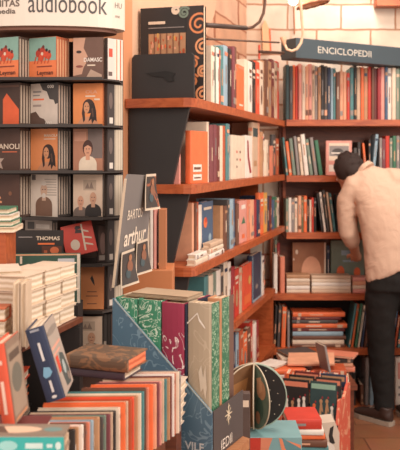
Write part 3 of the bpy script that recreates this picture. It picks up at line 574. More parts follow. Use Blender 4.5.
book(uniq('orange brown book with small black bird shape on rack below the red book'), frame(P(80, 309.5, 2.235)+Vector((0, 0, .001)), (.05, -.98, .10), (1, 0, 0)), .012, .066, .118, 'C97A48', title=False,
  art=[('r', .02, .01, .98, .99, 'CE8350'), ('p', [(.42, .72), (.5, .8), (.58, .68), (.62, .55), (.54, .6), (.48, .66)], 'black'), ('r', .3, .4, .7, .42, 'brown'), ('r', .25, .3, .75, .32, 'brown'), ('r', .3, .12, .7, .14, 'brown')])
case(uniq('dark grey audiobook case leaning right of the red book'), frame(((98.0-200)/F*2.262, 2.262, z), (.5, -.86, 0), (.86, .5, 0)), .030, .105, .012, '5A4A46', [('r', .05, .02, .95, .98, '6E5A54'), ('e', .5, .5, .3, .3, 'AA8A80'), ('r', .1, .05, .9, .18, 'CFC0B4')])
z = TZ[6]+.0008
case(uniq('beige cover with two bald men on the lowest visible rack row'), frame(((68.5-200)/F*2.215, 2.215, z), (0, -1, 0), (1, 0, 0)), .094, .108, .012, '3A3431', AR['twomen'])
for i in range(3): case(uniq(f"slim {['dark brown', 'tan', 'grey'][i]} audiobook case left of the lowest two men cover"), frame(((57+i*3.6-200)/F*2.215, 2.215, z), (0, -1, 0), (1, 0, 0)), .009, .108, .09, ['5A4A44', '8A7868', '4A4441'][i], None, 'slim cases on the lowest rack row')
for i, c in enumerate(['4A4441', '3A3431', '5A4A44']): case(uniq(f"slim {['dark grey labelled', 'black', 'brown'][i]} audiobook case right of the lowest two men cover"), frame(((103.5+i*3.6-200)/F*2.24, 2.24, z), (0, -1, 0), (1, 0, 0)), .009, .108, .09, c, [('r', .1, .05, .9, .3, 'B8A898')] if i == 0 else None, 'slim cases right on lowest rack row')

# ================================================================ TABLE AND STACKS (left foreground)
TB = thing('display_table', 'low wooden display table under the foreground books', 'table', (-.5, 1.5, 0))
bm = bmesh.new(); prism(bm, [(-1.1, .98), (-.02, .98), (.05, 1.78), (.12, 1.94), (-.05, 2.12), (-1.1, 2.12)], .835, .86); part('tabletop', bm, PALEWOOD, TB)
for x, y in ((-1.05, 1.03), (-.07, 1.03), (.0, 1.9), (-1.05, 2.07)):
    bm = bmesh.new(); box(bm, (x-.025, y-.025, 0), (x+.025, y+.025, .834)); part('leg', bm, PALEWOOD, TB)
RZ = 1.166
RS = thing('riser_shelf', 'orange brown wooden riser on the table under the cream book stacks', 'shelf', (-.5, 1.8, .86))
bm = bmesh.new(); prism(bm, [(-.78, 1.555), (-.362, 1.555), (-.276, 1.885), (-.78, 1.885)], RZ-.012, RZ); part('top_board', bm, WOOD2, RS)
bm = bmesh.new(); box(bm, (-.78, 1.862, .8605), (-.28, 1.882, RZ-.0205)); part('back_board', bm, mat('241C19', .8, .1), RS)
for x in (-.77,): 
    bm = bmesh.new(); box(bm, (x, 1.56, .8605), (x+.02, 1.86, RZ-.02)); part('side_board', bm, WOOD2, RS)
# cream paperbacks: columns receding, fore edges towards the aisle
RD = Vector((.27, 1, 0)).normalized(); RN = Vector((-RD.y, RD.x, 0))
CREAMP = page_mat('cream_cut_pages', 'CDB496', 'F2E2CC', axis=0)
def flat(label, corner, xdir, T, Wb, H, c, spine_side=False, pages=CREAMP, group=None, title=True):
    """lying book whose long near edge starts at corner and runs along xdir; y inward (left of xdir)"""
    xdir = Vector(xdir).normalized(); inn = Vector((-xdir.y, xdir.x, 0))
    if spine_side:  M = Matrix((Vector((0, 0, 1)), inn, Vector((0, 0, 1)).cross(inn))).transposed().to_4x4(); zz = Vector((0, 0, 1)).cross(inn); M.translation = Vector(corner)+Vector((0, 0, T/2))+(Vector((0, 0, 0)) if zz.dot(xdir) > 0 else xdir*H)
    else:           zz = Vector((0, 0, 1)).cross(-inn); M = Matrix((Vector((0, 0, 1)), -inn, zz)).transposed().to_4x4(); M.translation = Vector(corner)+inn*Wb+Vector((0, 0, T/2))+(Vector((0, 0, 0)) if zz.dot(xdir) > 0 else xdir*H)
    return book(uniq(label), M, T, Wb, H, c, title=title, pages=pages, group=group)
s0 = Vector(((27-200)/F*1.62, 1.62, RZ)); lens = [.092, .085, .085]; pos = 0
nm = ['nearest column', 'middle column', 'far column']
for k, Lk in enumerate(lens):
    z = .001
    for i, lev in enumerate(('lowest', 'second up', 'third up', 'topmost')):
        T = .0325; j = random.uniform(-.004, .004)
        if k == 2 and i == 3: T = .029
        flat(f"thick cream paperback with cut pages showing, {nm[k]}, {lev}", s0+RD*(pos+.001)+RN*(.004+j)+Vector((0, 0, z)), RD, T, .085, Lk-.004, 'E4CDB4' if i % 2 else 'D9C2AA', title=False); z += T+.001
    pos += Lk
# two standing blocks at the near end, pages to camera
for i, (px0, px1, yt) in enumerate(((12.5, 19.5, 273), (20, 26.5, 274))):
    d = 1.562; x0, x1 = (px0-200)/F*d, (px1-200)/F*d; H = .1295
    M = frame(((x0+x1)/2, d+.051, RZ+.001), (-1, 0, 0), (0, -1, 0)); book(uniq(f"standing cream paperback showing its page edges, {'left' if i == 0 else 'right'} of the upright pair"), M, x1-x0-.001, .050, H, 'D8BFA4', title=False, pages=CREAMP)
z = .001
for i, lev in enumerate(('lowest', 'second up', 'third up')):
    flat(f"orange topped paperback lying at far left of the riser, {lev}", Vector((-.475, 1.56, RZ+z)), (1, 0, 0), .026, .05, .095, ['E0C8AE', 'D8BFA4', 'C96A44'][i]); z += .027
flat('thin cream catalogue spread over the cream paperback stacks', Vector((-.56, 1.60, RZ+.1345)), (1, .30, 0), .006, .12, .20, 'E6D3BE', title=False)
# small pile upper left on a wooden box
bx = thing('wooden_box', 'small orange wood box under the green and white pile', 'box', (-.46, 1.82, RZ+.15))
bm = bmesh.new(); box(bm, (-.50, 1.80, RZ+.001), (-.437, 1.90, 1.372)); bevel(bm, .002); part('box_body', bm, WOOD, bx)
z = 0
for i, (T, c) in enumerate(((.0125, 'cream'), (.013, 'green'), (.013, 'white'), (.013, 'green'))):
    flat(f"slim {'white' if c != 'green' else 'green striped'} book in the small pile on wooden box, {('lowest','second up','third up','topmost')[i]}", Vector((-.535, 1.79, 1.3728+z)), (1, .04, 0), T, .11, .118-.004*i, c, title=False); z += T+.0008
# dark THOMAS album and green album behind the cream stacks
book(uniq('wide black album lettered THOMAS standing behind the green album'), frame(P(8, 300, 2.10).xy.to_3d()+Vector((0, 0, RZ-.02 if False else 1.166)) + Vector((0, 0, .0)), (0, -1, 0), (1, 0, 0)), .012, .145, .184, '2F2A28', title=False,
  art=[('t', 'THOMAS', .52, .865, .105, .075, 'cream', True), ('r', .55, .80, .85, .825, 'E0703F'), ('r', .2, .90, .45, .915, 'grey'), ('r', .62, .6, .98, .78, '5A3528'), ('e', .85, .72, .08, .05, 'C86A44'), ('r', .66, .64, .72, .72, 'A8583A')])
bm = bmesh.new()
stand = thing('stand', 'dark stand behind the riser holding the two wide albums', 'stand', (-.42, 2.08, .86)); box(bm, (-.56, 2.03, .8605), (-.31, 2.118, 1.165)); part('stand_block', bm, mat('2A2220', .8, .1), stand)
book(uniq('dark green album with cream border standing behind the cream stacks'), frame(P(5, 300, 2.052).xy.to_3d()+Vector((0, 0, 1.166)), (.10, -1, 0), (1, .10, 0)), .012, .192, .128, '3C5A4C', title=False,
  art=[('r', 0.003, .965, .99, .995, 'D9A37E'), ('r', .955, .0, .995, .99, 'E8D8C4'), ('r', .70, .68, .92, .9, 'C8C6C8'), ('p', [(.74, .2), (.9, .3), (.86, .66), (.78, .5)], 'AFAAA8'), ('r', .10, .82, .13, .92, 'cream'), ('r', .2, .80, .23, .95, 'cream')])

# ================================================================ ROW OF STANDING BOOKS ON THE TABLE
XD = Vector((-.03, 1, 0)).normalized(); YD = Vector((-XD.y, XD.x, 0))
GR = [('505050', .013), ]
seq = [('beige', .013, 'O'), ('black', .014, 'O'), ('tan', .012, 'O'), ('white', .014, 'O'), ('brown', .013, 'O'), ('salmon', .012, 'O'), ('paleblue', .014, 'O'), ('tan', .016, 'O'),
       ('darkgrey', .012, 'G'), ('sage', .012, 'G'), ('plum', .012, 'G'), ('beige', .011, 'G'), ('black', .017, 'G'), ('cream', .014, 'G'),
       ('orange', .014, 'O'), ('beige', .012, 'O'), ('rust', .012, 'O'), ('redorange', .014, 'O'), ('tan', .012, 'O'), ('cream', .012, 'C'),
       ('teal', .013, 'C'), ('brown', .012, 'R'), ('salmon', .012, 'R'), ('orange', .013, 'R'), ('peach', .012, 'R'), ('plum', .013, 'R'), ('pink', .012, 'R'), ('beige', .013, 'R'), ('teal', .010, 'R'), ('tan', .012, 'R'), ('maroon', .012, 'R'), ('white', .011, 'R'), ('rust', .012, 'R'), ('cream', .013, 'R'), ('grey', .012, 'R')]
PG = {'O': PAGEO, 'G': page_mat('grey_green_magazine_edges', '6E6A58', 'A69A84'), 'C': CREAMP, 'R': page_mat('red_brown_edges', 'A8553C', 'D9805C')}
p = Vector((-.218, 1.325, .9622)); cols = [c for c, _, _ in seq]
labs = row_labels(cols, 'foreground table row', ['book']*len(seq)); tot = sum(t for _, t, _ in seq)
dirv = Vector((-.035, 1.70, 0))-Vector((-.218, 1.325, 0)); sc = dirv.dot(XD)/tot; sh = dirv.dot(YD)
acc = 0
hs = {'O': .121, 'G': .115, 'C': .123, 'R': .127}
for i, ((c, T, g), lab) in enumerate(zip(seq, labs)):
    T *= sc; q = p+XD*(acc+T/2)+YD*(sh*(acc/(tot*sc)))+YD*random.uniform(-.002, .002)
    H = hs[g]+random.uniform(-.002, .002)
    book(uniq(lab), frame(q, XD, YD), T-.0008, (.150 if g != 'R' else .125)+random.uniform(-.006, .006), H, c, pages=PG[g],
         spine=[('r', .2, .62, .8, .80, 'white'), ('r', .25, .35, .75, .45, 'cream')] if c in ('black', 'paleblue') and i < 12 else None); acc += T
rb = thing('row_block', 'dark wooden block under the row of standing books', 'block', (-.2, 1.5, .86))
bm = bmesh.new(); prism(bm, [(-.355, 1.33), (-.235, 1.33), (-.075, 1.66), (-.075, 1.74), (-.355, 1.74)], .861, .961); part('block_body', bm, WOOD2, rb)
rb = thing('riser_block', 'small wooden block under the stack of pale books', 'block', (-.06, 1.8, .86))
bm = bmesh.new(); prism(bm, [(-.09, 1.752), (-.052, 1.752), (-.042, 1.80), (-.09, 1.81)], .861, .945); part('block_body', bm, WOOD2, rb)
# stack of four pale books behind the row's far end
for i in range(5):
    flat(f"pale book with white page edges right of the table row, {('lowest','second up','third up','fourth up','topmost')[i]}", Vector((-.049+.002*i, 1.752, .946+.0205*i)), (.25, 1, 0), .0195, .05, .055, 'D9C2AA' if i % 2 else 'E6D3BE', title=False)

# lying books on the row
flat('brown patterned hardback with orange page edges lying on the book row', Vector((-.276, 1.646, 1.110)), (.94, -.33, 0), .027, .10, .14, pattern_mat('brown_swirl_cover', '66503F', '8A6448', 18, .2, .6), spine_side=True, pages=PAGEO, title=False)
flat('dark purple book lying under the brown patterned hardback', Vector((-.27, 1.648, 1.0925)), (.94, -.33, 0), .0165, .09, .125, '4A3A44', spine_side=True, title=False)
# navy spined novel leaning in the middle
def stand_book(label, ptop, pbot, d, T, Wb, yaw, col, spinecol, art, spine, lean_back=0, H=None):
    a = P(*pbot, d); b_ = P(*ptop, d+lean_back); zax = (b_-a); H = H or zax.length; zax.normalize()
    x = Vector((math.cos(yaw), math.sin(yaw), 0)); x = (x-zax*x.dot(zax)).normalized(); y = zax.cross(x)
    M = Matrix((x, y, zax)).transposed().to_4x4(); M.translation = a+x*T/2
    t = book(uniq(label), M, T, Wb, H, spinecol, title=False, spine=spine, art=None)
    print_mesh('cover_picture', t, lambda u, v, e: Vector((T/2+e, .003+u*(Wb-.003), v*H)), art); return t
stand_book('navy spined novel with grey pictured cover leaning on the cream stacks', (25, 331), (47, 403), 1.44, .034, .115, math.radians(2), 'x', '2C3650',
   [('r', 0, 0, 1, 1, 'AFA093'), ('r', .06, .62, .9, .66, 'DDA08A'), ('r', .06, .54, .7, .57, 'DDA08A'), ('e', .5, .85, .5, .05, '8E8278'), ('r', .12, .30, .34, .52, 'D8492F'), ('p', [(.3, .3), (.5, .52), (.8, .46), (.95, .2), (.8, .04), (.4, .06)], '4E5654'), ('e', .6, .3, .12, .1, 'A7B3B0'), ('e', .75, .14, .1, .06, '8A7A70')],
   [('r', .45, .55, .58, .80, 'D8D4D0'), ('p', [(.25, .36), (.4, .47), (.7, .45), (.78, .38), (.6, .33), (.35, .32)], '79A9C4'), ('r', .45, .12, .58, .28, 'D8D4D0'), ('e', .5, .06, .14, .022, 'D8D4D0'), ('r', .25, .955, .75, .985, '9A9CA4')])
stand_book('orange spined book with brown cover standing at the left edge', (-8, 345), (3, 427), 1.215, .018, .085, math.radians(-2), 'x', 'D9583A',
   [('r', 0, 0, 1, 1, '8C7462'), ('r', .08, .08, .9, .9, 'A08A76'), ('e', .5, .5, .35, .18, '6E6A5E'), ('r', .15, .74, .85, .84, '5C4A3E'), ('r', .1, .02, .9, .05, 'C98A60')],
   [('r', .35, .15, .62, .55, 'F0C8B4'), ('r', .3, .75, .7, .8, 'F0C8B4')])
z = .8605
for i, (T, c) in enumerate(((.09, 'brown'), (.09, 'tan'), (.08, 'maroon'))):
    flat(f"{word(c)} thick book under the orange spined book, {('lowest','second up','third up')[i]}", Vector((-.36, 1.212, z)), (1, 0, 0), T, .085, .12, c, spine_side=True); z += T+.001
# teal spined book in front, and support pile below it
Tt = .026; zt = EYE-(435.5-158)/F*1.14-Tt
fc = Vector((-.33, 1.14, zt)); TW = .048
t = flat('turquoise spined book lying nearest the camera at lower left', fc, (1, .0, 0), Tt, TW, .137, '9A8674', spine_side=True, title=False, pages=page_mat('tan_page_edges', 'A88A6C', 'D8BC9C'))
o = print_mesh('spine_title', t, lambda u, v, e: t.matrix_world.inverted() @ Vector((fc.x+u*.137, fc.y-.0046-e, fc.z+v*Tt)), [('r', .0, .0, 1, .98, '3FB9B2'), ('e', .42, .5, .1, .28, 'A8E0DA'), ('r', .6, .35, .78, .65, 'DDF2EC'), ('r', .82, .4, .88, .6, 'DDF2EC'), ('e', .94, .5, .03, .22, 'DDF2EC'), ('r', .05, .4, .2, .6, '8AD6CE')])
print_mesh('cover_picture', t, lambda u, v, e: t.matrix_world.inverted() @ Vector((fc.x+u*.137, fc.y+v*TW, fc.z+Tt+e)), [('r', 0, 0, 1, 1, '8A7868'), ('e', .45, .5, .28, .3, 'E0B99C'), ('p', [(.1, .3), (.4, .2), (.3, .8), (.12, .7)], '5E4A3E'), ('e', .85, .5, .1, .2, '6E8A86')])
z = .8605
for i, (T, c) in enumerate(((.058, 'tan'), (.055, 'teal'), (.055, 'rust'), (zt-.8605-.168-.004, 'brown'))):
    flat(f"{word(c)} thick book under the turquoise book, {('lowest','second up','third up','fourth up')[i]}", Vector((-.33, 1.145, z)), (1, 0, 0), T, .055, .13, c, spine_side=True); z += T+.001
# loose dark books seen in the gap under the riser
z = .8605
for i, c in enumerate(['maroon', 'darkgrey', 'rust', 'brown', 'orange', 'black', 'maroon', 'orange', 'darkgrey', 'redorange']):
    flat(f"{word(c)} book piled under the riser, {('lowest','second up','third up','fourth up','fifth up','sixth up','seventh up','eighth up','ninth up','topmost')[i]}", Vector((-.57+random.uniform(-.01, .01), 1.66, z)), (1, 0, 0), .020, .15, .185, c, spine_side=True); z += .021

# ================================================================ BLUE CARD DISPLAY WITH LARGE VOLUMES
BC = Vector((.027, 1.80, .8605)); fd = Vector((.9, -.43, 0)).normalized(); sdv = Vector((.43, .9, 0)).normalized()
DB = thing('cardboard_display', 'blue wave patterned cardboard display with dark side holding large volumes', 'display', BC)
BLUE = pattern_mat('blue_wave_print', '587A90', '7E9FB2', 11, .07, 1.0, .45, 2.0, 2.2)
GREY = mat('4A4240', .5, .12, 10)
Wf = .262
def bmap(u, v, h): return BC+fd*(-u)+sdv*h+Vector((0, 0, v-.8605))
zc = .9685; ztop = 1.205
bm = bmesh.new(); prism(bm, [(0, .8605), (0, zc), (Wf-.006, ztop), (Wf, ztop), (Wf, .8605)], 0, .003, bmap); part('front_panel', bm, BLUE, DB)
bm = bmesh.new(); prism(bm, [(.0, zc), (Wf-.006, ztop), (Wf-.006, ztop-.004), (.0, zc-.004)], -.0008, -.0001, bmap); part('panel_edge', bm, mat('B8C4C0', .6, .05), DB)
bm = bmesh.new(); prism(bm, [(.0032, .8605), (.175, .8605), (.175, zc+.004), (.0032, zc)], 0, -.003, lambda u, v, h: BC+sdv*u+fd*(h+.003)+Vector((0, 0, v-.8605))); part('side_panel', bm, GREY, DB)
for nme, its, mp in (('front_lettering', [('t', 'VILE', .118, .876, .026, .026, 'D8E0E2', True)], lambda u, v, e: BC+fd*(-.185+u)+sdv*(-e-.001)+Vector((0, 0, v-.8605))),
                ('side_lettering', [('t', 'IEDII', .04, .868, .034, .034, 'E6DACB', False), ('e', .085, .940, .022, .0018, 'D9C7A8'), ('e', .085, .940, .0025, .026, 'D9C7A8'), ('p', [(.072, .929), (.074, .927), (.098, .951), (.096, .953)], 'D9C7A8'), ('p', [(.072, .951), (.074, .953), (.098, .929), (.096, .927)], 'D9C7A8'), ('s', .085, .955, .007, .9, .0016, 'D9C7A8'), ('s', .085, .925, .007, .9, .0016, 'D9C7A8')], lambda u, v, e: BC+sdv*u+fd*(e+.0034)+Vector((0, 0, v-.8605)))):
    o = print_mesh(nme, DB, mp, its); o.matrix_parent_inverse = DB.matrix_world.inverted()
GRN = pattern_mat('green_white_etching', '3F8B6A', 'CDE0CC', 20, .12, 1.0, .5, 3, 2.5, .47)
GRN2 = pattern_mat('dark_green_etching', '2F6B4A', '9FB89A', 34, .12, 1.0, .5, 3, 1.5)
MAG = pattern_mat('magenta_white_etching', '9C3550', 'EBD5D0', 13, .075, .9, .5, 2, 3.0, .42)
BGE = pattern_mat('beige_white_etching', 'B7A68E', 'C4B49C', 7, .025, .6, .5, 2, 2.0)
NAV = mat('2A3348', .5, .1)
def vol(label, u0, u1, H, m, depth=.14, behind=0.0095, edge=None, z0=.8612):
    T = (u1-u0); q = BC-fd*(Wf-(u0+u1)/2)+sdv*behind; q = Vector((q.x, q.y, z0))
    t = book(uniq(label), frame(q, fd, sdv), T-.001, depth, H, m, title=False, name='volume', cat='book', pages=page_mat('volume_pages_'+str(len(USED)), 'B59878', 'DCC6A8'))
    return t
vol('green etched volume partly behind blue panel, left of the green pair', .003, .064, .345, GRN)
v2 = vol('green etched volume between the other green one and the magenta one', .0655, .127, .345, GRN)
print_mesh('spine_title', v2, lambda u, v, e: Vector(((u-.5)*.06, -.0045-e, v*.338)), [('t', 'E', .36, .52, .36, .065, 'white', True)])
v3 = vol('magenta etched volume with white tree and ship lines', .1285, .188, .343, MAG)
vol('narrow navy volume between the magenta and beige volumes', .189, .196, .342, NAV)
v4 = vol('wide beige volume with white mountain line and green side', .197, .2555, .348, BGE, depth=.045)
print_mesh('cover_picture', v4, lambda u, v, e: Vector((.0289+e, .003+u*.042, v*.348)), [('r', 0, 0, 1, 1, GRN2)])
print_mesh('spine_title', v4, lambda u, v, e: Vector(((u-.5)*.058, -.0048-e, v*.348)), [('p', [(.0, .87), (.02, .87), (.45, .94), (.48, .93), (.55, .90), (.78, .85), (.8, .84), (.76, .84), (.52, .885), (.44, .93), (.02, .86), (0, .86)], 'F0E8DC'), ('p', [(.5, .55), (.62, .6), (.7, .52), (.8, .6), (.86, .45), (.8, .38), (.7, .45), (.6, .42)], 'D8CCB8')])
v5 = vol('peach and green volume behind the wide beige volume', .222, .2575, .352, 'C98F68', depth=.045, behind=.062)
print_mesh('cover_picture', v5, lambda u, v, e: Vector((.0173+e, .003+u*.042, v*.352)), [('r', 0, 0, 1, 1, GRN2)])
v6 = vol('dark volume at the back of the blue display', .215, .245, .345, '6A4A3C', depth=.05, behind=.115)
# booklets
zp = 1.2070
for i in range(3):
    flat(f"thin worn booklet lying on the green volumes, {('lowest','middle','upper')[i]}", BC-fd*(Wf-.012-.01*i)+sdv*.03+Vector((0, 0, zp-.8605+.0035*i)), fd, .003, .08, .175-.010*i, ['C9B296', 'D8C6AE', 'B89E82'][i], title=False)
# ================================================================ BARTOS / ARTHUR BOARD
A0 = Vector((-.2135, 1.985, 1.2185)); bd = Vector((.22, 1, 0)).normalized(); bn = Vector((bd.y, -bd.x, 0)); tilt = Vector((.0,0,0))
up = (Vector((0, 0, 1))-bn*-.0+Vector((.115, 0, 0))).normalized()
BD = thing('display_board', 'dark grey tilted board lettered arthur with curled picture cards', 'board', A0)
def amap(u, v, h): return A0+bd*u+up*v+bn*h
bm = bmesh.new(); prism(bm, [(0, 0), (.255, 0), (.255, .262), (.245, .275), (.015, .283), (0, .27)], -.005, 0, amap); part('board', bm, mat('78726F', .6, .12, 6), BD)
bm = bmesh.new(); prism(bm, [(-.003, -.0), (-.0005, -.0), (-.0005, .272), (-.003, .27)], -.005, .001, amap); part('board_edge', bm, mat('CDB79E', .7, .1), BD)
for s_, u, v, hx, hy, bo in (('BARTOS', .040, .165, .036, .036, False), ('arthur', .035, .098, .075, .062, True)):
    o = print_mesh('lettering', BD, lambda u_, v_, e: amap(u_, v_, e+.001), [('t', s_, u, v, hx, hy, 'F0E0CC', bo)]); o.matrix_parent_inverse = BD.matrix_world.inverted()
CARDD = mat('3A3534', .4, .2, 12)
for nme, u0, v0, wd_, hh in (('upper', .150, .182, .095, .098), ('lower_left', .012, -.004, .105, .090), ('lower_right', .135, .010, .100, .090)):
    cd = thing('picture_card', f"curled dark picture card clipped {'at the top right of' if nme == 'upper' else 'low on the left of' if nme == 'lower_left' else 'low on the right of'} the arthur board", 'card', amap(u0, v0, .02)); uniq(cd['label'])
    def cm(u, v, h, u0=u0, v0=v0, wd_=wd_, hh=hh): return amap(u0+u*wd_, v0+v*hh, .006+.024*(1-v)**1.6*(.35+.65*u)+h)
    def sheet(name, a0, a1, b0, b1, h0, m):
        bm = bmesh.new(); n = 10; g = [[[bm.verts.new(cm(a0+(a1-a0)*i/4, b0+(b1-b0)*j/n, h)) for j in range(n+1)] for i in range(5)] for h in (h0, h0+.0012)]
        for k in (0, 1):
            for i in range(4):
                for j in range(n): bm.faces.new((g[k][i][j], g[k][i+1][j], g[k][i+1][j+1], g[k][i][j+1]))
        for j in range(n):
            for i in (0, 4): bm.faces.new((g[0][i][j], g[0][i][j+1], g[1][i][j+1], g[1][i][j]))
        for i in range(4):
            for j in (0, n): bm.faces.new((g[0][i][j], g[0][i+1][j], g[1][i+1][j], g[1][i][j]))
        o = link(name, bm, m, cd); o.matrix_parent_inverse = cd.matrix_world.inverted()
    sheet('card', 0, 1, 0, 1, 0, mat('D8C6B0', .6, .1)); sheet('picture', .05, .95, .07, .93, .0016, CARDD if nme != 'upper' else pattern_mat('dark_card_print', '37312F', 'A0583A', 14, .1, .6))
    for (cu_, cv_, r_, c_) in ((.55, .55, .2, '8A5A42'), (.4, .35, .16, '3F5258'), (.6, .78, .12, 'A8704E')):
        o = print_mesh('picture_print', cd, lambda u, v, e: cm(u, v, .0034+e), [('e', cu_, cv_, r_, r_*.8, c_)]); o.matrix_parent_inverse = cd.matrix_world.inverted()
# side cabinet with magazines behind the board
SC = thing('side_cabinet', 'orange brown wooden cabinet between the arthur board and left bookcase', 'cabinet', (-.22, 2.68, 0))
bm = bmesh.new(); box(bm, (-.30, 2.60, 0), (-.088, 2.78, 1.176)); bevel(bm, .004); part('body', bm, mat('C07A4E', .5, .15, 5), SC)
bm = bmesh.new(); box(bm, (-.135, 2.62, 1.1765), (-.112, 2.72, 1.37)); part('post', bm, mat('B97850', .5, .15, 5), SC)
for i in range(4):
    x = -.182+i*.0115
    book(uniq(f"slim {['white', 'cream', 'white', 'pink'][i]} magazine standing on the side cabinet, {['leftmost', 'second from left', 'third from left', 'nearest the post'][i]}"), frame((x, 2.62, 1.177), (1, 0, 0), (0, 1, 0)), .0095, .10, .20, ['white', 'cream', 'white', 'pink'][i], title=False, group='white magazines on the side cabinet', name='magazine', cat='magazine')
# ================================================================ LAMPS AND RODS BY THE WALL
BR = mat('5A4034', .4, .1, metal=.4)
t = thing('lamp_arm', 'dark curved metal rod above the top left shelf', 'rod', P(247, 28, 4.0))
bm = bmesh.new(); tube(bm, [P(188, 24.5, 3.55), P(210, 25.5, 3.7), P(232, 27, 3.88), P(246, 28.5, 4.0), P(253, 27, 4.0), P(259.5, 22, 4.0), P(263.5, 13, 4.0), P(265, 2, 4.0), P(265, -14, 4.0)], .0075); smooth(part('rod', bm, BR, t))
bm = bmesh.new(); tube(bm, [P(206, 25, 3.66), P(246, 28, 3.985)], .0115); smooth(part('sleeve', bm, mat('3E2E28', .5, .1), t))
t = thing('rail', 'thin dark rail above the books on top left shelf', 'rod', P(240, 40, 4.0))
bm = bmesh.new(); tube(bm, [P(207, 39, 3.5), P(279, 42.5, 4.52)], .005); part('rail_rod', bm, BR, t)
t = thing('bracket', 'small red post with dark bar at the top left shelf end', 'bracket', P(259, 60, 4.35))
bm = bmesh.new(); tube(bm, [P(259.3, 45, 4.35), P(259.3, 59, 4.35)], .006); part('post', bm, mat('C4452C', .5), t)
bm = bmesh.new(); tube(bm, [P(259, 51.5, 4.34), P(284, 53, 4.45)], .008); part('bar', bm, BR, t)
t = thing('hanging_tag', 'pale pointed wooden tag with orange edge on the wall above shelf', 'tag', P(266, 35, 4.75))
def ppl(pts, d, th):
    bm = bmesh.new(); prism(bm, [((x-200)/F*d, EYE-(y-158)/F*d) for x, y in pts], 0, th, lambda u, v, h: Vector((u, d+h, v))); return bm
part('tag_body', ppl([(262, 26), (265, 19.5), (269, 28), (270, 52), (263, 52)], 5.135, .022), mat('DDAA80', .7), t)
part('tag_edge', ppl([(269, 28), (270.5, 29), (271.5, 52), (270, 52)], 5.133, .024), mat('E0582F', .6), t)
t = thing('gooseneck_lamp', 'thin cream gooseneck tube curling beside the dark sign', 'lamp', P(302, 30, 4.36))
bm = bmesh.new(); tube(bm, [P(299.5, -12, 4.30), P(301.3, 12, 4.30), P(303, 34, 4.36), P(301, 43, 4.36), P(297, 49, 4.36), P(292, 51, 4.36), P(287, 49.5, 4.36), P(284.5, 44, 4.36)], .0075); smooth(part('arm', bm, mat('E2BFA0', .4), t))
bm = bmesh.new(); tube(bm, [P(284.5, 45, 4.36), P(283.5, 40, 4.36), P(283, 37, 4.36)], [.008, .016, .018]); part('shade', bm, mat('D9B090', .4), t)
t = thing('wall_lamp', 'glowing bulb under scalloped peach shade at the top of picture', 'lamp', P(300, 0, 4.5))
EM, nt, N, L, b = nodes_mat('bulb_glow'); b.inputs['Emission Color'].default_value = (1, .86, .66, 1); b.inputs['Emission Strength'].default_value = 14
bm = bmesh.new(); bmesh.ops.create_uvsphere(bm, u_segments=16, v_segments=10, radius=.024, matrix=Matrix.Translation(P(293, 1, 4.4))); smooth(part('bulb', bm, EM, t))
bm = bmesh.new(); c = P(313, -6, 4.46); n = 24; top = bm.verts.new(c+Vector((0, 0, .10))); ring = []; 
for k in range(n):
    a = 2*math.pi*k/n; ring.append(bm.verts.new(c+Vector((math.cos(a)*.085, math.sin(a)*.085, -.055-.012*(k % 2)+.02*math.cos(a)))))
for k in range(n): bm.faces.new((top, ring[k], ring[(k+1) % n]))
part('shade', bm, mat('E8B08C', .6), t)
bm = bmesh.new()
tube(bm, [c+Vector((math.cos(2*math.pi*k/24)*.087, math.sin(2*math.pi*k/24)*.087, -.060+.02*math.cos(2*math.pi*k/24))) for k in range(25)], [.007 if k % 2 else .0035 for k in range(25)], 8, False); part('beaded_rim', bm, mat('8A5236', .6), t)
bm = bmesh.new(); tube(bm, [P(293, -2, 4.4), P(293, -16, 4.4)], .006); part('cord', bm, BR, t)
t = thing('cable', 'thin brown cable hanging down the stone wall below the bulb', 'cable', P(294, 20, 5.14))
bm = bmesh.new(); tube(bm, [P(293.5, -10, 5.14), P(294, 15, 5.14), P(294.5, 34, 5.14)], .005); part('cable_run', bm, mat('A06038', .6), t)

# ================================================================ PERSON
def baked(bm, voxel, smooth_it=6, noise=0, nscale=.08):
    me = bpy.data.meshes.new('tmp'); bmesh.ops.recalc_face_normals(bm, faces=bm.faces[:]); bm.to_mesh(me); bm.free()
    o = bpy.data.objects.new('tmp', me); C.objects.link(o)
    m = o.modifiers.new('r', 'REMESH'); m.mode = 'VOXEL'; m.voxel_size = voxel
    m = o.modifiers.new('s', 'SMOOTH'); m.iterations = smooth_it; m.factor = .5
    if noise:
        tx = bpy.data.textures.new('folds', 'CLOUDS'); tx.noise_scale = nscale
        m = o.modifiers.new('d', 'DISPLACE'); m.texture = tx; m.strength = noise; m.texture_coords = 'GLOBAL'; m.mid_level = .5
    dg = bpy.context.evaluated_depsgraph_get(); out = bpy.data.meshes.new_from_object(o.evaluated_get(dg)); bpy.data.objects.remove(o)
    for p in out.polygons: p.use_smooth = True
    return out
def mobj(name, me, m, root):
    me.materials.clear(); me.materials.append(m); o = bpy.data.objects.new(name, me); C.objects.link(o); o.parent = root; o.matrix_parent_inverse = root.matrix_world.inverted(); return o
def ring(x, y, z, rx, ry, tilt=0, yaw=0):
    a = Vector((math.cos(yaw)*math.cos(tilt), math.sin(yaw), math.sin(tilt)))*rx; b = Vector((-math.sin(yaw), math.cos(yaw), 0))*ry
    return ((x, y, z), a, b)
def ellipsoid(bm, c, ax, ay, az, rx, ry, rz):
    M = Matrix((Vector(ax)*rx, Vector(ay)*ry, Vector(az)*rz)).transposed().to_4x4(); M.translation = Vector(c)
    bmesh.ops.create_uvsphere(bm, u_segments=24, v_segments=14, radius=1, matrix=M)
PR = thing('person', 'person in beige shirt and black trousers bending toward the back shelves', 'person', (1.1, 4.62, 0))
SK = mat('C58E70', .6, .08)
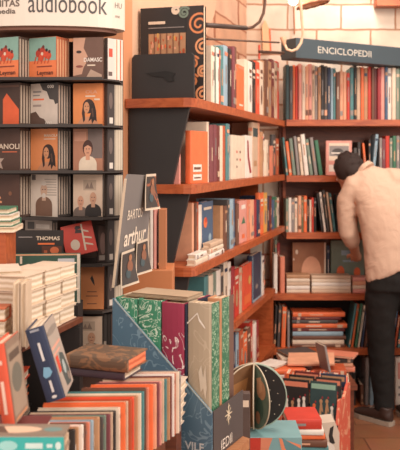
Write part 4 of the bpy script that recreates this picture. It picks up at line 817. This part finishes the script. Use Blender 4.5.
fdir = Vector((-.28, .72, -.63)).normalized(); rdir = fdir.cross(Vector((0, 0, 1))).normalized(); udir = rdir.cross(fdir).normalized(); HCt = Vector((.872, 4.685, 1.458))
bm = bmesh.new()
loft(bm, [ring(1.11, 4.50, .84, .15, .10), ring(1.11, 4.50, .95, .165, .11), ring(1.10, 4.51, 1.08, .14, .095, .15), ring(1.06, 4.54, 1.24, .155, .105, .15), ring(1.00, 4.58, 1.36, .16, .10, .25), ring(.95, 4.62, 1.43, .09, .07, .3)])
tube(bm, [(.99, 4.58, 1.37), (.93, 4.63, 1.43), HCt-fdir*.02-udir*.02], [.07, .058, .055], 14)
ellipsoid(bm, HCt, rdir, fdir, udir, .072, .092, .105)
ellipsoid(bm, HCt+fdir*.05-udir*.06, rdir, fdir, udir, .05, .045, .045)
tube(bm, [HCt+fdir*.088+udir*.02, HCt+fdir*.112-udir*.02, HCt+fdir*.09-udir*.028], [.009, .014, .010], 8)
for s in (-1, 1): ellipsoid(bm, HCt+rdir*.070*s-fdir*.008, rdir, fdir, udir, .009, .018, .028)
def limb(pts, rs): tube(bm, pts, rs, 14)
limb([(1.03, 4.51, .90), (1.03, 4.54, .78), (1.035, 4.60, .48), (1.06, 4.65, .28), (1.075, 4.665, .07)], [.09, .085, .055, .055, .036])
limb([(1.20, 4.51, .90), (1.21, 4.54, .78), (1.225, 4.58, .48), (1.235, 4.62, .28), (1.24, 4.64, .07)], [.09, .085, .055, .055, .036])
def arm(sh, el, wr, hd, side):
    limb([sh, (Vector(sh)+Vector(el))/2, el, (Vector(el)+Vector(wr))/2, wr], [.05, .043, .037, .034, .025])
    w_, h_ = Vector(wr), Vector(hd); d = (h_-w_).normalized(); s_ = d.cross(Vector((0, 0, 1))).normalized(); n_ = s_.cross(d)
    tube(bm, [w_, w_+d*.03, w_+d*.075], [.024, .031, .033], 12)
    for k, (o_, ln_) in enumerate(((-.027, .062), (-.009, .074), (.009, .070), (.026, .055))):
        b0 = w_+d*.068+s_*o_; tube(bm, [b0, b0+d*ln_*.5+n_*.004, b0+d*ln_*.85-n_*.008, b0+d*ln_-n_*.020], [.0095, .0088, .008, .0065], 8)
    b0 = w_+d*.03-s_*.024*side; tube(bm, [b0, b0-s_*.022*side+d*.022, b0-s_*.028*side+d*.045-n_*.01], [.011, .010, .008], 8)
arm((.865, 4.59, 1.36), (.872, 4.64, 1.09), (.935, 4.80, .965), (.955, 4.90, .93), 1)
arm((1.17, 4.59, 1.38), (1.25, 4.68, 1.15), (1.20, 4.83, .965), (1.17, 4.92, .92), -1)
for x, y, dx in ((1.075, 4.665, -.06), (1.24, 4.64, .0)): tube(bm, [(x, y-.03, .06), (x+dx*.7, y+.05, .052), (x+dx*1.3, y+.10, .045)], [.03, .03, .02], 12)
mobj('body', baked(bm, .006, 3), SK, PR)
for s in (-1, 1):
    bm = bmesh.new(); bmesh.ops.create_uvsphere(bm, u_segments=10, v_segments=8, radius=.011, matrix=Matrix.Translation(HCt+fdir*.083+rdir*.03*s+udir*.012)); part('eye', bm, mat('E8E0D8', .3, .02), PR)
bm = bmesh.new(); tube(bm, [HCt+fdir*.086-udir*.055-rdir*.022, HCt+fdir*.096-udir*.053, HCt+fdir*.086-udir*.055+rdir*.022], [.004, .007, .004], 8); part('mouth', bm, mat('A8604E', .5, .05), PR)
# hair
bm = bmesh.new(); ellipsoid(bm, HCt-fdir*.018+udir*.012, rdir, fdir, udir, .086, .091, .100)
ellipsoid(bm, HCt-fdir*.055-udir*.035, rdir, fdir, udir, .066, .048, .055)
rr = random.Random(4)
for i in range(70):
    v = Vector((rr.gauss(0, 1), rr.gauss(0, 1), rr.gauss(0, 1))).normalized()
    loc = rdir*v.x*.070+fdir*v.y*.078+udir*v.z*.086
    if v.y > .6 and v.z < .3: continue
    q = HCt-fdir*.018+udir*.018+loc; tn = (v.cross(Vector((rr.random()-.5, rr.random()-.5, rr.random()-.5)))).normalized()
    tube(bm, [q-tn*.02, q+(loc.normalized())*.010, q+tn*.026+loc.normalized()*.004], [.009, .011, .003], 6)
mobj('hair', baked(bm, .005, 1), mat('2A1A15', .8, .3, 60), PR)
# shirt
bm = bmesh.new()
loft(bm, [ring(1.14, 4.50, .940, .228, .135, .46), ring(1.13, 4.50, .990, .213, .135, .32), ring(1.115, 4.505, 1.04, .195, .13, .08), ring(1.095, 4.52, 1.16, .19, .13, .05), ring(1.065, 4.545, 1.28, .185, .13, .04), ring(1.03, 4.57, 1.37, .180, .115, .08), ring(.995, 4.59, 1.44, .130, .085, .1), ring(.955, 4.61, 1.475, .075, .062, .2), ring(.935, 4.625, 1.485, .058, .052, .3)], 28)
tube(bm, [(.97, 4.58, 1.385), (.885, 4.59, 1.375), (.848, 4.60, 1.30), (.842, 4.61, 1.20), (.860, 4.63, 1.11), (.888, 4.66, 1.055), (.895, 4.672, 1.045)], [.080, .074, .062, .055, .055, .048, .045], 18)
tube(bm, [(1.08, 4.57, 1.395), (1.175, 4.585, 1.405), (1.22, 4.62, 1.28), (1.25, 4.67, 1.17), (1.245, 4.72, 1.10)], [.09, .085, .07, .06, .055], 18)
SH, nt, N, L, b = nodes_mat('beige_linen'); tc = N.new('ShaderNodeTexCoord'); nz = N.new('ShaderNodeTexNoise'); nz.inputs['Scale'].default_value = 9; nz.inputs['Detail'].default_value = 5; nz.inputs['Distortion'].default_value = 1.0
L.new(tc.outputs['Object'], nz.inputs['Vector']); bp = N.new('ShaderNodeBump'); bp.inputs['Strength'].default_value = .45; bp.inputs['Distance'].default_value = .03
L.new(nz.outputs['Fac'], bp.inputs['Height']); L.new(bp.outputs[0], b.inputs['Normal']); b.inputs['Base Color'].default_value = (*lin('D2B29B'), 1); b.inputs['Roughness'].default_value = .85
mobj('shirt', baked(bm, .010, 5, .012, .09), SH, PR)
bm = bmesh.new(); tube(bm, [(.960, 4.605, 1.463), (.940, 4.620, 1.482)], [.064, .056], 20); mobj('collar', baked(bm, .006, 2), SH, PR)
# trousers
bm = bmesh.new()
loft(bm, [ring(1.12, 4.50, .97, .16, .11), ring(1.12, 4.50, .88, .185, .125), ring(1.115, 4.51, .80, .18, .125)], 24)
tube(bm, [(1.035, 4.51, .88), (1.03, 4.53, .76), (1.03, 4.565, .60), (1.04, 4.60, .47), (1.055, 4.635, .30), (1.07, 4.655, .14), (1.074, 4.66, .075)], [.098, .096, .083, .078, .072, .060, .058], 18)
tube(bm, [(1.20, 4.51, .88), (1.215, 4.53, .76), (1.225, 4.56, .60), (1.23, 4.58, .47), (1.235, 4.61, .30), (1.24, 4.63, .14), (1.24, 4.635, .075)], [.098, .096, .083, .078, .072, .060, .058], 18)
mobj('trousers', baked(bm, .009, 4, .010, .06), mat('151312', .9, .15, 12), PR)
def shoe(hx, hy, dx, dy):
    d = Vector((dx, dy, 0)).normalized(); s_ = Vector((-d.y, d.x, 0)); h = Vector((hx, hy, 0))
    def rg(t, z, w_, hh): return (h+d*t+Vector((0, 0, z)), s_*w_, Vector((0, 0, 1))*hh)
    bm = bmesh.new(); loft(bm, [rg(-.01, .052, .02, .03), rg(.01, .056, .036, .038), rg(.06, .058, .040, .042), rg(.12, .050, .042, .034), rg(.18, .042, .045, .026), rg(.23, .036, .040, .020), rg(.255, .032, .022, .012)], 18)
    tube(bm, [h+d*.035+Vector((0, 0, .06)), h+d*.03+Vector((0, 0, .105))], [.042, .040], 14)
    u = mobj('shoe', baked(bm, .006, 2), mat('3A2822', .5, .2), PR)
    bm = bmesh.new(); pts = [(-.018, 0), (-.01, .03), (.06, .038), (.12, .040), (.19, .047), (.24, .036), (.262, 0)]; pts = pts+[(a, -b_) for a, b_ in pts[-2:0:-1]]
    prism(bm, [((h+d*a+s_*b_).x, (h+d*a+s_*b_).y) for a, b_ in pts], .001, .026); so = part('sole', bm, mat('A39484', .6), PR); so.parent = u; so.matrix_parent_inverse = Matrix.Identity(4)
    bm = bmesh.new()
    for k in range(4):
        c0 = h+d*(.085+.022*k)+Vector((0, 0, .090-.007*k)); tube(bm, [c0-s_*.02, c0+Vector((0, 0, .004)), c0+s_*.02], .003, 6)
    l_ = part('laces', bm, mat('D8C8B8', .6), PR); l_.parent = u; l_.matrix_parent_inverse = Matrix.Identity(4)
shoe(1.095, 4.60, -.64, .76); shoe(1.24, 4.60, -.1, 1)

# ================================================================ KIDS' BOOK HEAP (centre bottom)
def T3(o, ydir, z): x = Vector((ydir[1], -ydir[0], 0)); return frame((o[0], o[1], z), x, ydir)
LT = thing('low_table', 'low dark wooden table with scattered books before the back shelves', 'table', (.6, 4.2, 0))
bm = bmesh.new(); prism(bm, [(.345, 4.065), (.80, 4.065), (.80, 4.50), (.465, 4.50)], .36, .385); part('tabletop', bm, WOOD2, LT)
for x, y in ((.37, 4.08), (.76, 4.08), (.47, 4.46), (.76, 4.46)):
    bm = bmesh.new(); box(bm, (x, y, 0), (x+.025, y+.025, .3595)); part('leg', bm, WOOD2, LT)
rr = random.Random(11)
heap = [('orange', .375, 4.06, .12), ('cream', .58, 4.09, -.1), ('maroon', .43, 4.28, .1), ('salmon', .65, 4.30, .03)]
lv = ['bottom', 'middle', 'top']
for (c0, x, y, a), plc in zip(heap, ('near left', 'near right', 'far left', 'far right')):
    z = .386
    for k in range(3):
        c = [c0, rr.choice(['peach', 'white', 'tan']), rr.choice(['darkgrey', 'rust', 'cream', 'orange'])][k] if k else c0
        ang = a+rr.uniform(-.15, .15); T = rr.uniform(.016, .026)
        flat(f"{word(c)} book in the {plc} pile on the low table, {lv[k]}", Vector((x+rr.uniform(0, .015), y+.02, z)), (math.cos(ang), math.sin(ang), 0), T, .14, .17, c, spine_side=True, pages=PAGE if k else PAGEO); z += T+.002
    if plc == 'near left': zl = z
book(uniq('pale orange book lying tilted across the low table piles'), frame((.69, 4.10, .482), (-.06, -.1, .98), (.15, 1, .06)), .014, .16, .24, 'peach', title=False, pages=PAGEO)
b_ = book(uniq('grey arched booklet standing on the low table near the crates'), frame(P(330, 372, 4.00), (.93, .3, .2), (-.3, .93, 0)), .012, .10, .135, 'grey', title=False, art=[('r', .1, .1, .9, .6, 'darkgrey')])
for i, (x, y, z_, ang, T, Wb, H, c, lab) in enumerate(((.385, 4.09, .462, .95, .008, .11, .14, 'white', 'white brochure thrown aslant on the near left pile'), (.66, 4.32, .470, -.4, .010, .12, .17, 'salmon', 'salmon booklet lying aslant on the far right pile'), (.47, 4.31, .470, .35, .010, .13, .18, 'darkgrey', 'dark grey booklet lying aslant on the far left pile'))):
    flat(lab, Vector((x, y, z_)), (math.cos(ang), math.sin(ang), 0), T, Wb, H, c)
# crates
def crate(label, corner, xd, wd_, dp, zt_, zf, col, inner, pz=0):
    xd = Vector(xd).normalized(); yd = Vector((-xd.y, xd.x, 0)); t = thing('book_crate', label, 'crate', Matrix(((xd.x, yd.x, 0, corner[0]), (xd.y, yd.y, 0, corner[1]), (0, 0, 1, 0), (0, 0, 0, 1))))
    def pn(name, lo, hi, m, curve=None):
        bm = bmesh.new(); box(bm, lo, hi); return link(name, bm, m, t)
    bm = bmesh.new(); prism(bm, [(-wd_, 0), (0, 0), (0, zf), (-wd_*.15, zf-.02), (-wd_*.5, zf-.035), (-wd_*.85, zf-.02), (-wd_, zf)], 0, .012, lambda u, v, h: Vector((u, h, v))); link('front_panel', bm, inner, t)
    for nme, x0 in (('side_panel', -.012), ('side_panel', -wd_)):
        bm = bmesh.new(); prism(bm, [(.0125, 0), (dp, 0), (dp, zt_), (dp*.8, zt_+.008), (dp*.5, zt_-.03), (dp*.2, zt_-.005), (.0125, zf)], 0, .012, lambda u, v, h, x0=x0: Vector((x0+h, u, v))); o = link(nme, bm, col, t)
    pn('back_panel', (-wd_+.0125, dp-.012, 0), (-.0125, dp-.0005, zt_-.01), inner); pn('bottom', (-wd_+.0125, .0125, .005), (-.0125, dp-.0125, .015), inner)
    return t, xd, yd
CR1 = pattern_mat('pink_red_crate_print', 'CC5840', 'DE9A78', 7, .10, .6, .5, 2, 1.5)
INK = pattern_mat('dark_crate_print', '2B2627', 'B98C74', 12, .07, .7, .5, 2, 2)
t1, xd, yd = crate('pinkish red printed cardboard crate of picture books nearest the person', (.585, 3.40), (.94, -.34, 0), .27, .33, .50, .40, CR1, INK)
cols1 = [('2A2625', 'white'), ('darkteal', 'orange'), ('black', 'cream'), ('3A3230', 'orange'), ('maroon', 'cream'), ('navy', 'peach'), ('brown', 'white')]
kr = random.Random(21)
def kid(c2):
    a = [('r', .04, .945, .96, .985, kr.choice(['salmon', 'tan', 'mint']))]
    for q in range(4):
        u = .16+.22*q+kr.uniform(-.04, .04); v = kr.uniform(.80, .87); c_ = kr.choice([c2, 'orange', 'white', 'tan', c2])
        a += [('e', u, v, .06, .018, c_), ('p', [(u-.08, v-.10), (u-.03, v-.015), (u+.04, v-.015), (u+.09, v-.09), (u+.03, v-.07), (u, v-.12)], c_), ('e', u+.05, v+.03, .03, .01, 'crimson')]
    a += [('p', [(.05, .66), (.3, .72), (.6, .67), (.95, .73), (.95, .64), (.05, .62)], kr.choice(['mint', 'rust', 'grey']))]
    return a
k = 0
for rw in range(3):
    for cl in range(2):
        c, c2 = cols1[k]; k += 1; u0 = -.255+cl*.123; y0 = .045+rw*.115
        M = t1.matrix_world @ frame((u0, y0, .0165+.28*(0 if rw else 0)), (0, -1, .06), (1, 0, 0))
        nmz = {'2A2625': 'black', '3A3230': 'charcoal'}.get(c, word(c))
        book(uniq(f"{nmz} picture book with {word(c2)} figures in {('front','middle','rear')[rw]} row of the pinkish crate, {'left' if cl == 0 else 'right'}"[:200]), M, .014, .115, .545-.012*rw, c, title=False,
             art=kid(c2))
t2, xd2, yd2 = crate('red trimmed cardboard crate behind the pinkish crate', (.70, 3.83), (.97, -.24, 0), .31, .135, .46, .44, CR1, mat('B84A34', .5, .2, 10))
rr = random.Random(6)
for i, c in enumerate(['orange', 'cream', 'salmon', 'black', 'peach', 'red', 'tan', 'white', 'orange', 'darkgrey', 'pink', 'cream']):
    M = t2.matrix_world @ frame((-.283+i*.0228, .016, .017), (1, 0, .0), (0, 1, 0))
    lab = f"{word(c)} picture book in the red trimmed crate, " + {0: 'left end', 11: 'right end'}.get(i, f"between {word(['orange','cream','salmon','black','peach','red','tan','white','orange','darkgrey','pink','cream'][i-1])} and {word((['orange','cream','salmon','black','peach','red','tan','white','orange','darkgrey','pink','cream']+[''])[i+1])}")
    book(uniq(lab), M, .016+rr.uniform(0, .005), .10, .455+rr.uniform(-.015, .02), c, title=False, pages=PAGEO if i % 2 else PAGE)
# white holder with black bird in front of the crates
WH = thing('magazine_holder', 'white cardboard holder printed with black and grey birds before the crates', 'box', Matrix.Translation((.42, 3.20, 0)))
bm = bmesh.new(); prism(bm, [(-.015, 0), (.135, 0), (.138, .44), (.12, .485), (.06, .478), (.0, .487), (-.018, .47)], 0, .10, lambda u, v, h: Vector((u, h, v))); link('holder_body', bm, mat('D2C2B0', .6, .15, 9), WH)
print_mesh('bird_print', WH, lambda u, v, e: Vector((u, -e, v)), [('p', [(.03, .43), (.055, .46), (.05, .42), (.07, .39), (.05, .37), (.035, .40)], 'darkgrey'), ('p', [(.10, .46), (.115, .47), (.11, .43), (.12, .40), (.10, .39), (.095, .43)], 'black'), ('e', .085, .375, .035, .03, 'white'), ('p', [(.02, .38), (.06, .36), (.03, .33)], 'sage')])
# plinth, picture box, stack, globe book
PLN = thing('display_plinth', 'low dark plinth holding the round fan book and picture books', 'plinth', (.27, 2.8, 0))
bm = bmesh.new(); box(bm, (.125, 2.585, 0), (.46, 3.02, .48)); bevel(bm, .004); part('plinth_body', bm, WOOD2, PLN)
KB = thing('picture_box', 'red and turquoise picture box under the round fan book', 'box', Matrix.Translation((.135, 2.59, .481)))
bm = bmesh.new(); box(bm, (0, 0, 0), (.195, .17, .155)); bevel(bm, .002); link('box_body', bm, mat('7FA9AC', .5, .15, 12), KB)
print_mesh('picture', KB, lambda u, v, e: Vector((u, -e, v)), [('r', .003, .002, .07, .153, 'C23A2B'), ('p', [(.062, .153), (.10, .153), (.085, .11), (.10, .07), (.08, .002), (.058, .002), (.06, .08)], 'D9896A'), ('p', [(.12, .153), (.192, .13), (.192, .06), (.16, .07), (.13, .11)], 'E08A66'), ('p', [(.13, .153), (.192, .118), (.192, .08), (.165, .085), (.14, .12)], '5E8C92')])
z = .4815
for i, (T, c, lab) in enumerate(((.05, 'teal', 'teal picture book at the bottom of the pile beside the fan book'), (.024, 'brown', 'brown book in the pile beside the fan book'), (.016, 'orange', 'orange book in the pile beside the fan book'), (.018, 'white', 'white book in the pile beside the fan book'), (.034, 'crimson', 'red book on top of the pile beside the fan book'))):
    flat(lab, Vector((.305, 2.79, z)), (1, -.04 if i % 2 else .03, 0), T, .14, .12+.006*(4-i), c if c != 'crimson' else 'red', spine_side=True); z += T+.001
GB = thing('fan_book', 'round fan book opened like a globe with starry black page', 'book', Matrix.Translation((.180, 2.672, .6405)))
RG = .106
def halfdisc(name, ang, m, art=None, edge='cream'):
    M = Matrix.Translation((0, 0, RG)) @ Matrix.Rotation(ang, 4, 'Z')
    pts = [(RG*math.cos(a), RG*math.sin(a)) for a in [-math.pi/2+math.pi*k/28 for k in range(29)]]
    bm = bmesh.new(); prism(bm, pts, -.0012, .0012, lambda u, v, h: M @ Vector((u+.002, h, v))); o = link(name, bm, m, GB)
    bm = bmesh.new(); tube(bm, [M @ Vector((u+.002, 0, v)) for u, v in pts], .0024, 6); link('page_edge', bm, mat('9FB0A0' if edge != 'cream' else 'CDBFA6', .6, .05), o).parent = o
    for side in (-1, 1):
        if art: q = print_mesh('page_print', o, lambda u, v, e: M @ Vector((u*RG, side*(.0013+e), v*RG)), art)
    return o
rr = random.Random(9)
stars = [('e', x, y, .016, .016, 'D8CBB6') for x, y in ((.35, .55), (.62, .5), (.5, .2), (.75, .1), (.55, -.15), (.8, -.25), (.45, -.5), (.3, -.75), (.65, -.55), (.38, .8))]
halfdisc('page', math.radians(-8), mat('22201F', .5, .1), stars, 'green')
halfdisc('page', math.radians(4), mat('3F5E55', .5, .15), None, 'green')
halfdisc('page', math.radians(-66), mat('5E7468', .5, .3, 30), [('e', .5, .3, .3, .3, 'B98A6A'), ('e', .4, -.3, .25, .35, '3F5E55'), ('p', [(.2, .6), (.5, .7), (.6, .3), (.3, .1)], 'C79A7A'), ('e', .3, -.6, .15, .2, 'A8755A')])
halfdisc('page', math.radians(-95), mat('C9B79C', .5, .1))
halfdisc('page', math.radians(-160), mat('7A5636', .5, .25, 25), [('p', [(.2, .6), (.7, .4), (.9, 0), (.3, .1)], 'A87848'), ('p', [(.2, -.1), (.85, -.2), (.4, -.6)], '4A3626')])
halfdisc('page', math.radians(170), mat('6B4A36', .5, .2))
halfdisc('page', math.radians(60), mat('5E4A3C', .5, .2)); halfdisc('page', math.radians(115), mat('4A5A50', .5, .2))
bm = bmesh.new(); tube(bm, [(0, 0, .002), (0, 0, 2*RG-.002)], .004, 8); link('spine', bm, mat('3A2E28', .5), GB)
ST = thing('floor_stand', 'slim dark stand with small white label beside the fan book', 'stand', Matrix.Translation((.134, 2.36, 0)))
bm = bmesh.new(); box(bm, (-.013, 0, 0), (.014, .03, .845)); bevel(bm, .002); link('post', bm, mat('5A4A44', .5, .2), ST)
print_mesh('label_print', ST, lambda u, v, e: Vector((u, -e, v)), [('r', -.009, .805, .010, .825, 'cream')])
